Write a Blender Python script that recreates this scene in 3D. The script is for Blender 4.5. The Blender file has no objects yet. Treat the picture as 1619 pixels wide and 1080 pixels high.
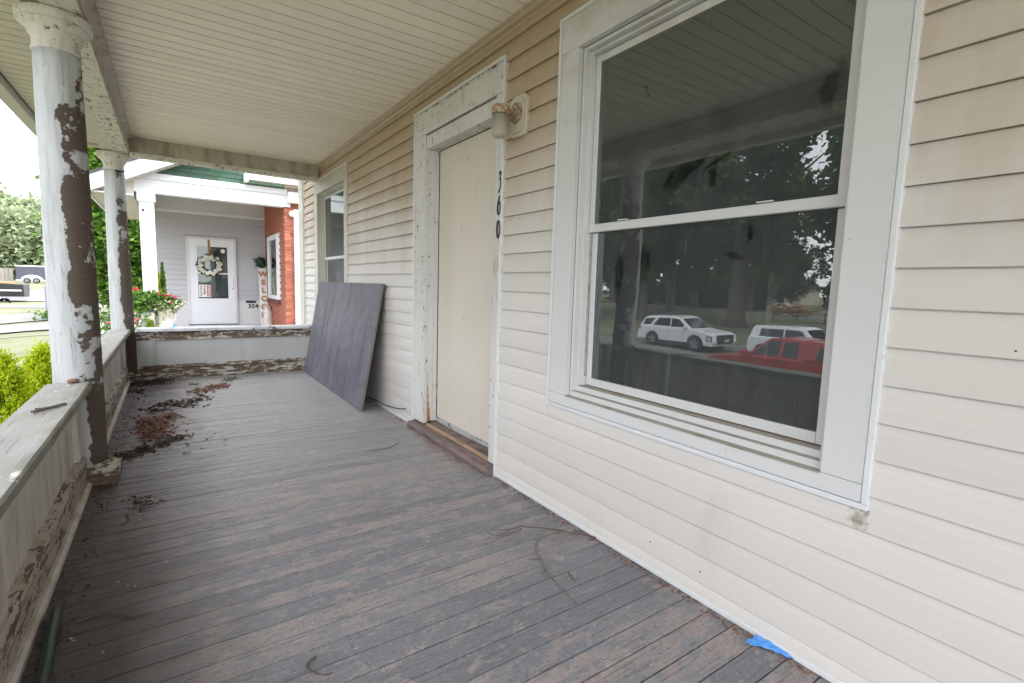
import bpy, bmesh, math, random
import numpy as np
from mathutils import Vector, Matrix, Euler
random.seed(7); rng = np.random.default_rng(7)
S = bpy.context.scene
COL = S.collection
R = math.radians

# ------------------------------------------------------------ camera
YAW, PIT, ROL, FPX = R(34.4468), R(-6.2917), R(1.6706), 787.55
f = Vector((math.sin(YAW)*math.cos(PIT), math.cos(YAW)*math.cos(PIT), math.sin(PIT)))
rt = f.cross(Vector((0, 0, 1))).normalized(); up = rt.cross(f)
rt2 = rt*math.cos(ROL) + up*math.sin(ROL); up2 = -rt*math.sin(ROL) + up*math.cos(ROL)
cd = bpy.data.cameras.new('camera'); cam = bpy.data.objects.new('camera', cd); COL.objects.link(cam)
cam.matrix_world = Matrix(((rt2.x, up2.x, -f.x, -1.702), (rt2.y, up2.y, -f.y, 0), (rt2.z, up2.z, -f.z, 1.22), (0, 0, 0, 1)))
cd.sensor_width = 36; cd.lens = FPX*36/1619; cd.clip_start = .05; cd.clip_end = 1500
S.camera = cam

# ------------------------------------------------------------ sky, sun, exposure
SUN_EL, SUN_ROT = R(58), R(150)
w = bpy.data.worlds.new('World'); S.world = w; w.use_nodes = True
nt = w.node_tree; nt.nodes.clear()
sky = nt.nodes.new('ShaderNodeTexSky'); sky.sky_type = 'NISHITA'; sky.sun_disc = False
sky.sun_elevation = SUN_EL; sky.sun_rotation = SUN_ROT
tc = nt.nodes.new('ShaderNodeTexCoord'); mp = nt.nodes.new('ShaderNodeMapping'); mp.inputs['Scale'].default_value = (1, 1, 2.2)
nz = nt.nodes.new('ShaderNodeTexNoise'); nz.inputs['Scale'].default_value = 2.2; nz.inputs['Detail'].default_value = 7
rp = nt.nodes.new('ShaderNodeMapRange'); rp.inputs[1].default_value = .35; rp.inputs[2].default_value = .62
rp.inputs[3].default_value = .62; rp.inputs[4].default_value = .96
mx = nt.nodes.new('ShaderNodeMix'); mx.data_type = 'RGBA'; mx.inputs[7].default_value = (7.9, 8.0, 8.35, 1)
bg = nt.nodes.new('ShaderNodeBackground'); bg.inputs[1].default_value = .12
wo = nt.nodes.new('ShaderNodeOutputWorld')
nt.links.new(tc.outputs['Generated'], mp.inputs[0]); nt.links.new(mp.outputs[0], nz.inputs['Vector'])
nt.links.new(nz.outputs[0], rp.inputs[0]); nt.links.new(rp.outputs[0], mx.inputs[0])
nt.links.new(sky.outputs[0], mx.inputs[6]); nt.links.new(mx.outputs[2], bg.inputs[0]); nt.links.new(bg.outputs[0], wo.inputs[0])
sl = bpy.data.lights.new('sun', 'SUN'); sl.energy = 1.0; sl.angle = R(14); sl.color = (1, .96, .9)
so = bpy.data.objects.new('sun', sl); COL.objects.link(so)
sd = Vector((math.sin(SUN_ROT)*math.cos(SUN_EL), math.cos(SUN_ROT)*math.cos(SUN_EL), math.sin(SUN_EL)))
so.rotation_euler = sd.to_track_quat('Z', 'Y').to_euler()
S.view_settings.view_transform = 'Standard'; S.view_settings.look = 'None'
S.view_settings.gamma = 1; S.view_settings.use_curve_mapping = False
S.view_settings.exposure = 2.4
S.render.engine = 'CYCLES'
S.cycles.max_bounces = 8; S.cycles.diffuse_bounces = 5; S.cycles.glossy_bounces = 4; S.cycles.transparent_max_bounces = 12
S.cycles.sample_clamp_indirect = 8

# ------------------------------------------------------------ materials
class NT:
    def __init__(s, name):
        s.m = bpy.data.materials.new(name); s.m.use_nodes = True; s.t = s.m.node_tree; s.t.nodes.clear()
        s.out = s.t.nodes.new('ShaderNodeOutputMaterial')
    def n(s, t): return s.t.nodes.new('ShaderNode'+t)
    def l(s, a, b):
        if hasattr(a, 'links'): s.t.links.new(a, b)
        elif isinstance(a, (tuple, list)) and len(a) == 3 and b.type == 'RGBA': b.default_value = (*a, 1)
        else: b.default_value = a
    def math(s, op, a, b=0., c=0., clamp=False):
        n = s.n('Math'); n.operation = op; n.use_clamp = clamp
        s.l(a, n.inputs[0]); s.l(b, n.inputs[1]); s.l(c, n.inputs[2]); return n.outputs[0]
    def pos(s, sc=(1, 1, 1), off=(0, 0, 0), rot=(0, 0, 0)):
        if not hasattr(s, 'g'): s.g = s.n('NewGeometry')
        m = s.n('Mapping'); s.l(s.g.outputs['Position'], m.inputs[0]); m.inputs['Scale'].default_value = sc
        m.inputs['Location'].default_value = off; m.inputs['Rotation'].default_value = rot; return m.outputs[0]
    def xyz(s):
        if not hasattr(s, 'sx'):
            s.sx = s.n('SeparateXYZ'); s.l(s.pos(), s.sx.inputs[0])
        return s.sx.outputs
    def noise(s, scale=5, st=(1, 1, 1), det=5, off=(0, 0, 0), rough=.5, dist=0.):
        n = s.n('TexNoise'); s.l(s.pos(st, off), n.inputs['Vector']); n.inputs['Scale'].default_value = scale
        n.inputs['Detail'].default_value = det; n.inputs['Roughness'].default_value = rough
        n.inputs['Distortion'].default_value = dist; return n.outputs[0]
    def rnd(s): return s.n('ObjectInfo').outputs['Random']
    def map(s, v, a, b, c=0., d=1.):
        n = s.n('MapRange'); s.l(v, n.inputs[0]); s.l(a, n.inputs[1]); s.l(b, n.inputs[2]); s.l(c, n.inputs[3]); s.l(d, n.inputs[4]); return n.outputs[0]
    def mix(s, fac, a, b, mode='MIX'):
        n = s.n('Mix'); n.data_type = 'RGBA'; n.blend_type = mode; s.l(fac, n.inputs[0]); s.l(a, n.inputs[6]); s.l(b, n.inputs[7]); return n.outputs[2]
    def bump(s, h, st=.3, dist=.01, nrm=None):
        n = s.n('Bump'); s.l(h, n.inputs['Height']); n.inputs['Strength'].default_value = st; n.inputs['Distance'].default_value = dist
        if nrm: s.l(nrm, n.inputs['Normal'])
        return n.outputs[0]
    def end(s, col, rough=.6, nrm=None, spec=.5, metal=0., **k):
        p = s.n('BsdfPrincipled'); s.l(col, p.inputs['Base Color']); s.l(rough, p.inputs['Roughness'])
        p.inputs['Specular IOR Level'].default_value = spec; s.l(metal, p.inputs['Metallic'])
        if nrm: s.l(nrm, p.inputs['Normal'])
        for a, b in k.items(): s.l(b, p.inputs[a])
        s.t.links.new(p.outputs[0], s.out.inputs[0]); return s.m

def simple(name, col, rough=.6, var=.12, scale=6, st=(1, 1, 1), rand=.1, bump=.15, bscale=60, spec=.5, metal=0., dirt=None, dthr=.6):
    t = NT(name); n = t.noise(scale, st, 6)
    c = t.mix(n, tuple(v*(1-var) for v in col), tuple(v*(1+var) for v in col))
    if rand: c = t.mix(1., c, t.mix(t.rnd(), (1-rand,)*3, (1+rand,)*3), 'MULTIPLY')
    if dirt:
        c = t.mix(t.map(t.noise(scale*1.7, st, 8, (3, 7, 1), .65), dthr-.06, dthr+.08), c, dirt)
    nr = t.bump(t.noise(bscale, st, 4), bump, .004) if bump else None
    return t.end(c, rough, nr, spec, metal)

def peel(name, paint, under, thr, scale=7, st=(1, 1, 1), rough=.6, fine=.5, crack=0, extra=None, grime=(.30, .26, .19), gthr=.58, ust=(1, 1, 30), tint=None):
    """old paint flaked off in patches down to bare wood; extra(t) adds to the flake mask"""
    t = NT(name)
    a = t.noise(scale, st, 9, (2, 5, 3), .62, .4); b = t.noise(scale*5, st, 4, (9, 1, 4), .6)
    m = t.math('ADD', t.math('MULTIPLY', a, 1-fine*.35), t.math('MULTIPLY', b, fine*.35))
    if extra: m = t.math('ADD', m, extra(t))
    mask = t.map(m, thr, thr+.012)
    edge = t.map(m, thr-.03, thr)
    pc = t.mix(t.map(t.noise(3, (1, 1, .35), 6, (1, 1, 8)), .3, .7), tuple(v*.9 for v in paint), tuple(min(1, v*1.04) for v in paint))
    pc = t.mix(t.map(t.noise(5, (1.5, 1.5, .4), 8, (4, 4, 4), .65), gthr, gthr+.16, 0, .75), pc, grime)
    pc = t.mix(t.math('MULTIPLY', edge, .25), pc, tuple(v*.75 for v in grime))
    if crack:
        cr = t.math('ABSOLUTE', t.math('SUBTRACT', t.noise(5.5, (3, 3, .12), 6, (4, 4, 1), .6), .5))
        cr = t.math('MULTIPLY', t.map(cr, .002, .010, .75, 0), t.map(t.noise(6, (1, 1, .5), 3, (2, 8, 2)), .50, .56))
        pc = t.mix(cr, pc, (.16, .14, .12))
        pc = t.mix(t.map(t.noise(9, (2.5, 2.5, .25), 8, (7, 2, 2), .7), .46, .68, 0, .75), pc, (.27, .27, .265))
    wc = t.mix(t.noise(4, ust, 5, (0, 3, 0)), tuple(v*.45 for v in under), tuple(v*1.35 for v in under))
    c = t.mix(mask, pc, wc)
    h = t.math('ADD', t.math('MULTIPLY', mask, -1.), t.math('MULTIPLY', t.noise(5, ust, 4), t.math('MULTIPLY', mask, 1.4)))
    h = t.math('ADD', h, t.math('MULTIPLY', t.noise(90, (1, 1, .3), 3), .18))
    return t.end(c, t.map(mask, 0, 1, rough, .82), t.bump(h, .8, .007), .35)

WHITE = (.62, .63, .61)
WOOD = (.145, .105, .08)
def colx(xc, blur=.09):
    def e(t):   # bare strip on the house side of the shaft, from knee height up to about 2 m
        x, y, z = t.xyz()[0], t.xyz()[1], t.xyz()[2]
        b = t.map(z, .35, 1.0, .030, -.012)                 # edge of the strip
        s = t.map(t.math('SUBTRACT', x, xc), t.math('SUBTRACT', b, .035), t.math('ADD', b, .035), -.25, .15)
        top = t.map(z, 1.60, 2.30, 0, -.15)
        side = t.map(t.math('SUBTRACT', x, xc), -.05, .0, -.085, 0)
        return t.math('ADD', t.math('ADD', s, top), side)
    return e
M_ = {}
M_['col_near'] = peel('peeling column paint near', (.47, .485, .50), (.12, .092, .074), .56, 5, (1, 1, 1.2), crack=1, extra=colx(-2.166), gthr=.66, ust=(2, 2, 75))
M_['col_far'] = peel('peeling column paint far', (.50, .515, .53), (.13, .098, .08), .56, 6, (1, 1, 1), crack=1, extra=colx(-2.172), gthr=.66, ust=(2, 2, 75))
M_['beam_soffit'] = peel('peeling beam soffit paint', (.66, .63, .56), WOOD, .565, 20, (1.3, .6, 1), gthr=.62, fine=.9)
M_['beam_face'] = peel('dirty beam paint', (.46, .42, .355), WOOD, .66, 6, gthr=.5, grime=(.24, .21, .16))
M_['beam_face_in'] = peel('dirty beige beam paint', (.50, .45, .375), (.17, .13, .09), .74, 8, (1, .15, 2), gthr=.46, grime=(.25, .21, .15))  # dirty beige paint of the cross beam, hardly flaked
M_['capital'] = peel('peeling capital paint', (.62, .60, .54), WOOD, .60, 20, fine=.9, gthr=.52, grime=(.30, .26, .18))
M_['rail'] = peel('weathered rail paint', (.56, .52, .49), WOOD, .70, 9, (1, 1, .5), gthr=.44, grime=(.36, .31, .27))
M_['rail_far'] = peel('flaking far rail paint', (.50, .51, .49), (.13, .095, .065), .655, 14, (.6, 1, 1), gthr=.58, fine=.9, grime=(.40, .40, .37))
M_['rail_edge'] = peel('mostly bare rail trim', (.56, .54, .49), (.16, .115, .08), .475, 18, (.45, .45, 1.6), gthr=.52, fine=.9)
M_['rail_edge_side'] = peel('worn side rail trim', (.40, .36, .31), (.15, .11, .085), .525, 20, (1.5, .35, 1.5), gthr=.45, fine=.9)
M_['door_trim'] = peel('chipped door casing paint', (.62, .615, .585), (.14, .10, .08), .60, 24, (1, 1, .6), gthr=.58, fine=.9)
M_['head_strip'] = peel('flaked head casing edge', (.58, .58, .55), (.17, .09, .06), .52, 22, gthr=.6, fine=.9)

def floor_mat():
    t = NT('worn grey porch floor paint')
    x, y, z = t.xyz(); r = t.rnd()
    base = t.mix(t.noise(2.2, (1, 2, 1), 6), (.152, .155, .168), (.250, .256, .280))
    base = t.mix(t.map(r, 0, .35, .22, 0), base, (.105, .105, .115))
    base = t.mix(t.map(r, .3, 1, 0, .55), base, (.262, .268, .285))
    wr = t.math('ADD', t.noise(9, (1, 1.9, 1), 12, (5, 2, 0), .74), t.math('MULTIPLY', t.math('SUBTRACT', r, .5), .10))
    worn = t.map(wr, .505, .525)
    wc = t.mix(t.noise(34, (.6, 2.2, 1), 6, (0, 0, 0), .7), (.225, .19, .185), (.41, .355, .34))
    zone = t.map(t.noise(.9, (1, 1, 1), 4, (8, 8, 0)), .34, .50, .2, 1.)
    c = t.mix(t.math('MULTIPLY', worn, zone), base, wc)
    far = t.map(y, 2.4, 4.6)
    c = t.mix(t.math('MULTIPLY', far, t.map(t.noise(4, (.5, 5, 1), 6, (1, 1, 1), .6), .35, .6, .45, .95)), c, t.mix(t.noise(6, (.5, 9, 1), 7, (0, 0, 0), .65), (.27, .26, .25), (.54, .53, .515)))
    dark = t.map(t.noise(11, (.28, 10, 1), 10, (1, 6, 0), .76), .54, .60, 0, .62)
    c = t.mix(dark, c, (.085, .076, .072))
    spk = t.map(t.noise(52, (1, 1.3, 1), 8, (2, 2, 0), .8), .545, .57, 0, .6)
    c = t.mix(spk, c, (.12, .105, .105))
    chip = t.map(t.noise(38, (.8, 1.9, 1), 8, (7, 7, 0), .8), .60, .615, 0, .75)
    c = t.mix(chip, c, (.50, .52, .56))
    soil_shade = t.math('MULTIPLY', t.map(t.math('ADD', x, t.math('MULTIPLY', t.noise(3.0, (1, 1.6, 1), 8, (0, 4, 0), .6), .5)), -1.22, -1.58), .90)  # dirt band along the railing, deepened with painted shade
    c = t.mix(soil_shade, c, t.mix(t.noise(16, (1, 3, 1), 8, (0, 0, 0), .65), (.036, .026, .026), (.100, .074, .070)))
    dx = t.math('ADD', x, .60); dy = t.math('SUBTRACT', y, .80)
    rr = t.math('ADD', t.math('MULTIPLY', dx, dx), t.math('MULTIPLY', dy, dy))
    tan = t.map(t.math('ADD', rr, t.math('MULTIPLY', t.noise(14, (1, 1, 1), 6), .012)), .0105, .0112, .75, 0)
    c = t.mix(tan, c, t.mix(t.noise(50), (.33, .27, .22), (.50, .42, .35)))
    sp = t.math('ADD', t.math('MULTIPLY', t.math('ADD', x, .285), t.math('ADD', x, .285)), t.math('MULTIPLY', t.math('SUBTRACT', y, 1.63), t.math('SUBTRACT', y, 1.63)))
    c = t.mix(t.map(sp, .0004, .0006, .7, 0), c, (.42, .42, .40))
    h = t.math('ADD', t.math('MULTIPLY', worn, -.5), t.math('MULTIPLY', t.noise(16, (.5, 16, 1), 8, (0, 0, 0), .65), 1.5))
    rg = t.map(t.noise(7, (.5, 4, 1), 8, (0, 0, 0), .65), .34, .66, .24, .56)
    return t.end(c, rg, t.bump(h, .45, .003), .5)
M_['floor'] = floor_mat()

def siding_mat():
    t = NT('cream vinyl siding')
    x, y, z = t.xyz()
    c = t.mix(t.noise(2, (1, 1, 1), 5), (.59, .558, .52), (.65, .618, .58))
    c = t.mix(1., c, t.mix(t.rnd(), (.96,)*3, (1.03,)*3), 'MULTIPLY')
    # soot and mildew film, thickest under the ceiling
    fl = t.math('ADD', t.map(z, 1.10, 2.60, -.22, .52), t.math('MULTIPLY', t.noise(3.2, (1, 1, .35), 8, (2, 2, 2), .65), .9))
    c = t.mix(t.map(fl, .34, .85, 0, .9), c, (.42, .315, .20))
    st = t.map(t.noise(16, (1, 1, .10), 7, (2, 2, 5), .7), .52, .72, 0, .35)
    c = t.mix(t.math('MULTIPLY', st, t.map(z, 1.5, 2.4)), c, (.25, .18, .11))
    # mildew below the window corner
    dy = t.math('SUBTRACT', y, .585); dz = t.math('SUBTRACT', z, .555)
    d = t.math('ADD', t.math('MULTIPLY', t.math('MULTIPLY', dy, dy), 500.), t.math('MULTIPLY', t.math('MULTIPLY', dz, dz), 420.))
    mm = t.map(t.math('ADD', d, t.math('MULTIPLY', t.noise(60, (1, 1, 1), 6), 2.2)), 1.0, 1.7, .7, 0)
    c = t.mix(mm, c, (.16, .14, .09))
    return t.end(c, .42, t.bump(t.noise(40, (1, .12, 1), 5), .12, .002), .45)
M_['siding'] = siding_mat()
M_['groove'] = simple('siding lap backing', (.36, .30, .23), .8)  # tan backing seen between the lapped siding boards
def ceil_mat():
    t = NT('vinyl ceiling panel')
    c = t.mix(t.noise(1.5), (.84, .765, .67), (.89, .82, .725))
    c = t.mix(1., c, t.mix(t.rnd(), (.95,)*3, (1.03,)*3), 'MULTIPLY')
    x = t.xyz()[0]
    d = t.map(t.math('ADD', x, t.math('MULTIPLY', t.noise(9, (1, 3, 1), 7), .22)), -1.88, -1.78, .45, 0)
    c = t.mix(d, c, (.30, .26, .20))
    return t.end(c, .5, None, .4)
M_['ceil'] = ceil_mat()
M_['ceil_line'] = simple('dark groove backing', (.24, .205, .16), .8)  # dark backing seen in the grooves between boards
def trimw(name, col=(.62, .62, .615), stain=.0):
    t = NT(name); z = t.xyz()[2]
    c = t.mix(t.noise(2, (1, 1, 1), 6), tuple(v*.94 for v in col), tuple(v*1.05 for v in col))
    s = t.math('ADD', t.map(z, 1.7, 2.6, -.10, .16+stain), t.math('MULTIPLY', t.noise(6, (1, .6, 1), 8, (1, 3, 2), .65), .8))
    c = t.mix(t.map(s, .42, .72, 0, .65), c, (.30, .25, .17))
    sp = t.map(t.noise(55, (1, 1, 1), 3, (6, 6, 6)), .735, .75, 0, .6)
    c = t.mix(sp, c, (.2, .15, .1))
    return t.end(c, .38, t.bump(t.noise(30), .05, .002), .5)
M_['trim'] = trimw('white window casing'); M_['trim_far'] = trimw('yellowed window casing', (.56, .54, .47), .05)
M_['ledge'] = simple('dusty sill ledge', (.37, .345, .30), .8, .25, 14, (1, .3, 1), dirt=(.2, .17, .13))
M_['jchan'] = simple('white trim channel', (.66, .67, .68), .4, .08, 9, bump=0, rand=.02, dirt=(.3, .25, .2), dthr=.72)
M_['rust_line'] = simple('brown sash seal', (.12, .07, .05), .7)
M_['door'] = simple('cream flat door', (.69, .635, .545), .5, .06, 3, bump=.08, dirt=(.38, .35, .27), dthr=.66)
M_['thresh'] = simple('mauve brown threshold paint', (.17, .125, .115), .65, .3, 14, (1, .3, 1), dirt=(.07, .05, .04), dthr=.56)
M_['bare'] = simple('splintered fresh wood', (.38, .25, .165), .75, .35, 25, (1, .15, 1), dirt=(.2, .13, .08))
M_['orange_wood'] = simple('orange rotten wood', (.40, .165, .045), .8, .3, 30, (1, 1, .2), dirt=(.2, .1, .05))
M_['sweep'] = peel('chipped door bottom', (.42, .42, .42), (.1, .08, .07), .56, 18, (1, .4, 1))
M_['black'] = simple('black paint', (.012, .012, .013), .45, bump=0)
M_['rust'] = simple('rusted lamp metal', (.30, .15, .055), .7, .6, 30, bump=.4, dirt=(.50, .46, .38), dthr=.50)
M_['lamp_box'] = simple('yellowed lamp block', (.55, .50, .40), .5, .1, 5)
def jar_mat():
    t = NT('dusty ribbed lamp glass'); w_ = t.n('TexWave'); w_.bands_direction = 'Z'; w_.inputs['Scale'].default_value = 28
    t.l(t.pos(), w_.inputs['Vector'])
    c = t.mix(t.map(t.xyz()[2], 2.06, 2.19), (.60, .57, .49), (.25, .20, .13))
    return t.end(c, .3, t.bump(w_.outputs[0], .5, .003), .5, **{'Transmission Weight': .35})
M_['jar'] = jar_mat()

SMEARS = [(1.40, 1.70, .065, .050, .5), (1.31, 1.73, .06, .022, .5), (1.20, 1.735, .07, .010, .4), (1.125, 1.362, .040, .012, -.25), (1.068, 1.445, .012, .030, 0), (1.573, 1.345, .040, .085, 0), (1.72, 1.30, .030, .10, .2)]
def glass_mat(name, dust=.10, ior=1.75, tint=(.55, .62, .6), smears=False):
    """window glass: see-through, mirror-like at the surface, with a film of wiped dust"""
    t = NT(name)
    fr = t.n('Fresnel'); fr.inputs[0].default_value = ior
    gl = t.n('BsdfGlossy'); gl.inputs['Roughness'].default_value = .008; gl.inputs['Color'].default_value = (.95, 1, .98, 1)
    t.l(t.bump(t.noise(1.6, (1, 1, 1), 2), .07, .02), gl.inputs['Normal'])
    tr = t.n('BsdfTransparent'); tr.inputs[0].default_value = (*tint, 1)
    df = t.n('BsdfDiffuse'); t.l(t.mix(t.noise(2), (.30, .345, .365), (.37, .40, .40)), df.inputs[0])
    a = t.n('MixShader'); t.l(fr.outputs[0], a.inputs[0]); t.l(tr.outputs[0], a.inputs[1]); t.l(gl.outputs[0], a.inputs[2])
    wipe = t.map(t.noise(5.5, (1, 1.5, .8), 3, (3, 1.4, 6.2), .5, .4), .70, .715, 1, .3)
    st = t.map(t.noise(20, (1, 1, .12), 5, (1, 1, 1), .6), .3, .8, .75, 1.3)
    if smears:      # finger and cloth smears wiped through the dust
        x, y, z = t.xyz(); wob = t.math('MULTIPLY', t.math('SUBTRACT', t.noise(18, (1, 1, 1), 4), .5), 1.6)
        for cy, cz, ry, rz, sl in SMEARS:
            dy = t.math('SUBTRACT', y, cy); dz = t.math('ADD', t.math('SUBTRACT', z, cz), t.math('MULTIPLY', dy, sl))
            q = t.math('ADD', t.math('POWER', t.math('ABSOLUTE', t.math('DIVIDE', dy, ry)), 2.), t.math('POWER', t.math('ABSOLUTE', t.math('DIVIDE', dz, rz)), 2.))
            wipe = t.math('MULTIPLY', wipe, t.map(t.math('ADD', q, wob), .5, 1.3, .30, 1))
        dr = t.map(t.noise(26, (1, 1.6, .06), 3, (5, 5, 5), .5), .62, .68, 0, .9)
        st = t.math('ADD', st, t.math('MULTIPLY', dr, t.map(t.noise(2, (1, 1, 1), 2, (3, 3, 3)), .45, .6)))
    d = t.math('MULTIPLY', t.math('MULTIPLY', wipe, st), dust)
    b = t.n('MixShader'); t.l(d, b.inputs[0]); t.l(a.outputs[0], b.inputs[1]); t.l(df.outputs[0], b.inputs[2])
    t.t.links.new(b.outputs[0], t.out.inputs[0]); return t.m
M_['glass'] = glass_mat('dusty window glass', .135, 2.15, smears=True)
M_['glass_far'] = glass_mat('far window glass', .10, 2.2)
M_['glass_clean'] = glass_mat('clean glass', .03, 1.6, (.7, .75, .75))
M_['room'] = simple('dark room wall', (.10, .105, .11), .9)
def ply_mat():
    t = NT('weathered plywood face')
    w_ = t.math('SINE', t.math('MULTIPLY', t.noise(1.5, (1, 1.25, .8), 2, (4, 1, 3), .35, .5), 62.))
    wv = t.map(w_, -1, 1)
    c = t.mix(t.map(t.noise(2.2, (1, 1.5, .6), 6), .3, .7), (.110, .106, .135), (.165, .158, .185))
    c = t.mix(t.math('MULTIPLY', wv, .38), c, (.075, .072, .10))
    c = t.mix(t.map(t.noise(3.4, (1, 2.2, .35), 6, (2, 8, 1), .6), .55, .68, 0, .8), c, (.040, .038, .055))
    c = t.mix(t.map(t.noise(3, (1, 2, .4), 5, (9, 3, 1), .6), .56, .70, 0, .45), c, (.23, .21, .20))
    c = t.mix(t.map(t.noise(30, (1, 1.2, .25), 7, (1, 1, 1), .7), .5, .75, 0, .35), c, (.25, .24, .27))
    return t.end(c, .55, t.bump(wv, .10, .002), .4)
M_['ply'] = ply_mat(); M_['ply_edge'] = simple('plywood edge', (.26, .19, .13), .8, .3, 40, (1, 1, .2), dirt=(.05, .04, .04))
M_['twig'] = simple('dry twig bark', (.12, .085, .065), .85, .3, 40)
M_['twig2'] = simple('pale dry stem', (.17, .15, .13), .85, .3, 40)
M_['leaf_rust'] = simple('rusty leaf litter', (.19, .092, .058), .8, .3, 30, rand=0)
M_['leaf_brown'] = simple('brown leaf litter', (.07, .046, .036), .85, .4, 30, rand=0)
M_['paint_chip'] = simple('paint flake', (.42, .42, .38), .8, .2, 20, rand=0)
M_['moss'] = simple('grey green litter', (.17, .18, .10), .8, .3, 20, rand=0)
M_['blue'] = simple('blue thin cloth', (.10, .33, .80), .5, .15, 20, bump=.1)
M_['green_pole'] = simple('dark green hose', (.018, .045, .035), .4)
M_['nail'] = simple('rusty spike', (.09, .075, .07), .6, .3, 60)
def cap_mat():
    t = NT('mossy worn rail cap'); x = t.xyz()[0]
    c = t.mix(t.noise(4, (5, .7, 1), 7), (.23, .235, .21), (.39, .39, .365))
    c = t.mix(t.map(t.noise(8, (1, .5, 1), 8, (3, 3, 0), .65), .45, .62, 0, .45), c, (.25, .22, .18))
    c = t.mix(t.map(t.noise(14, (1, .6, 1), 6, (1, 5, 0), .6), .64, .66, 0, .85), c, (.66, .67, .66))
    mo = t.map(t.math('ADD', x, t.math('MULTIPLY', t.noise(12, (1, .5, 1), 8), .14)), -2.06, -2.02, 0, .6)
    c = t.mix(mo, c, (.14, .14, .10))
    c = t.mix(t.map(t.noise(7, (6, .5, 1), 5, (0, 0, 2)), .60, .68, 0, .5), c, (.13, .11, .10))
    return t.end(c, .75, t.bump(t.noise(12, (9, .6, 1), 6), .4, .004), .3)
M_['cap'] = cap_mat()
M_['cap_far'] = peel('far rail cap paint', (.60, .62, .63), (.12, .1, .09), .58, 9, (.5, 1, 1), gthr=.55, grime=(.26, .27, .28))
# outdoors
def grass_mat():
    t = NT('lawn grass'); n = t.noise(.7, (1, 1, 1), 6); c = t.mix(t.map(n, .3, .7), (.115, .128, .07), (.17, .175, .105))
    c = t.mix(t.map(t.noise(.35, (1, 1, 1), 5, (3, 3, 3)), .5, .65, 0, .6), c, (.22, .21, .13))
    return t.end(c, .9, t.bump(t.noise(14, (1, 1, 1), 4), .8, .05), .2)
M_['grass'] = grass_mat()
M_['asphalt'] = simple('road asphalt', (.17, .165, .155), .9, .2, 1.5)
M_['concrete'] = simple('pavement concrete', (.20, .196, .188), .85, .15, 2, bump=.2)
M_['mulch'] = simple('earth', (.06, .045, .035), .95, .3, 10)
M_['white_house'] = simple('white painted trim', (.72, .73, .75), .5, .04, 3, rand=.02, bump=0)
M_['grey_siding'] = simple('lilac grey siding', (.45, .445, .465), .5, .04, 3, rand=.03, bump=0)
M_['pale_panel'] = simple('pale wall panel', (.58, .57, .57), .6, .04, 3, bump=0)
M_['brick'] = simple('orange red brick', (.40, .125, .075), .85, .15, 9, rand=.28, bump=.4)
M_['mortar'] = simple('pale mortar', (.50, .42, .36), .9)
M_['brick_dark'] = simple('dark brick sill', (.13, .04, .035), .85)
M_['shingle'] = simple('green gable shingle', (.06, .12, .08), .8, .15, 8, rand=.15)
M_['roof'] = simple('dark roof shingle', (.06, .06, .065), .9, .2, 5)
M_['soffit'] = simple('beige soffit panel', (.56, .53, .48), .6, .05, 3, rand=.04, bump=0)
M_['storm'] = simple('white storm door', (.68, .70, .73), .4, .03, 3, rand=0, bump=0)
M_['sign_white'] = simple('white painted board', (.70, .69, .68), .6, .08, 10)
M_['sign_wood'] = simple('tan wooden letter', (.42, .24, .11), .7, .3, 40)
M_['red'] = simple('red print', (.45, .02, .03), .5, bump=0); M_['green_dk'] = simple('wreath greens', (.03, .075, .035), .8, .3, 30)
M_['teal'] = simple('teal ribbon', (.02, .16, .13), .6); M_['petal_w'] = simple('white petal', (.70, .66, .58), .6, .1, 40, rand=0)
M_['petal_r'] = simple('red petal', (.55, .015, .04), .6, .2, 30, rand=0); M_['petal_p'] = simple('pink petal', (.62, .07, .22), .6, .2, 30, rand=0)
M_['ribbon'] = simple('burnt orange ribbon', (.36, .14, .05), .7)
M_['pot_white'] = simple('chippy white pot', (.66, .63, .56), .6, .08, 6, dirt=(.16, .12, .09), dthr=.62)
M_['pot_grey'] = simple('blue grey hanging pot', (.20, .25, .30), .5)
M_['metal_w'] = simple('grey wire', (.45, .46, .48), .5); M_['brass'] = simple('brass knob', (.5, .36, .12), .3, metal=.8)
def leaf(name, a, b, sc=3.):
    t = NT(name); c = t.mix(t.map(t.noise(sc, (1, 1, 1), 3), .35, .65), a, b); v = t.noise(40, (1, 1, 1), 2, (3, 3, 3))
    c = t.mix(1., c, t.mix(v, (.6,)*3, (1.4,)*3), 'MULTIPLY')
    df = t.n('BsdfDiffuse'); t.l(c, df.inputs[0]); tl = t.n('BsdfTranslucent'); t.l(c, tl.inputs[0])
    m = t.n('MixShader'); m.inputs[0].default_value = .35; t.l(df.outputs[0], m.inputs[1]); t.l(tl.outputs[0], m.inputs[2])
    t.t.links.new(m.outputs[0], t.out.inputs[0]); return t.m
M_['lf_gold'] = leaf('golden arborvitae', (.30, .42, .012), (.55, .62, .04), 9)
M_['lf_maple'] = leaf('maple leaves', (.07, .16, .025), (.16, .26, .05), 1.2)
M_['lf_wood'] = leaf('hazed woodland leaves', (.17, .225, .12), (.33, .38, .23), .35)  # leaf colours lightened to stand in for distance haze
M_['lf_dark'] = leaf('dark street tree leaves', (.035, .065, .022), (.10, .15, .045), .5)
M_['lf_mid'] = leaf('potted plant leaves', (.06, .14, .03), (.16, .26, .06), 20)
M_['lf_yel'] = leaf('yellow green sprays', (.25, .32, .02), (.50, .48, .05), 15)
M_['lf_white'] = leaf('variegated leaves', (.35, .42, .22), (.62, .62, .48), 15)
M_['bark'] = simple('grey bark', (.12, .10, .085), .95, .3, 6, (1, 1, .2), bump=.8, bscale=12)
def car_paint(n, c): return simple(n, c, .22, .03, 2, rand=0, bump=0, spec=.6)
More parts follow.
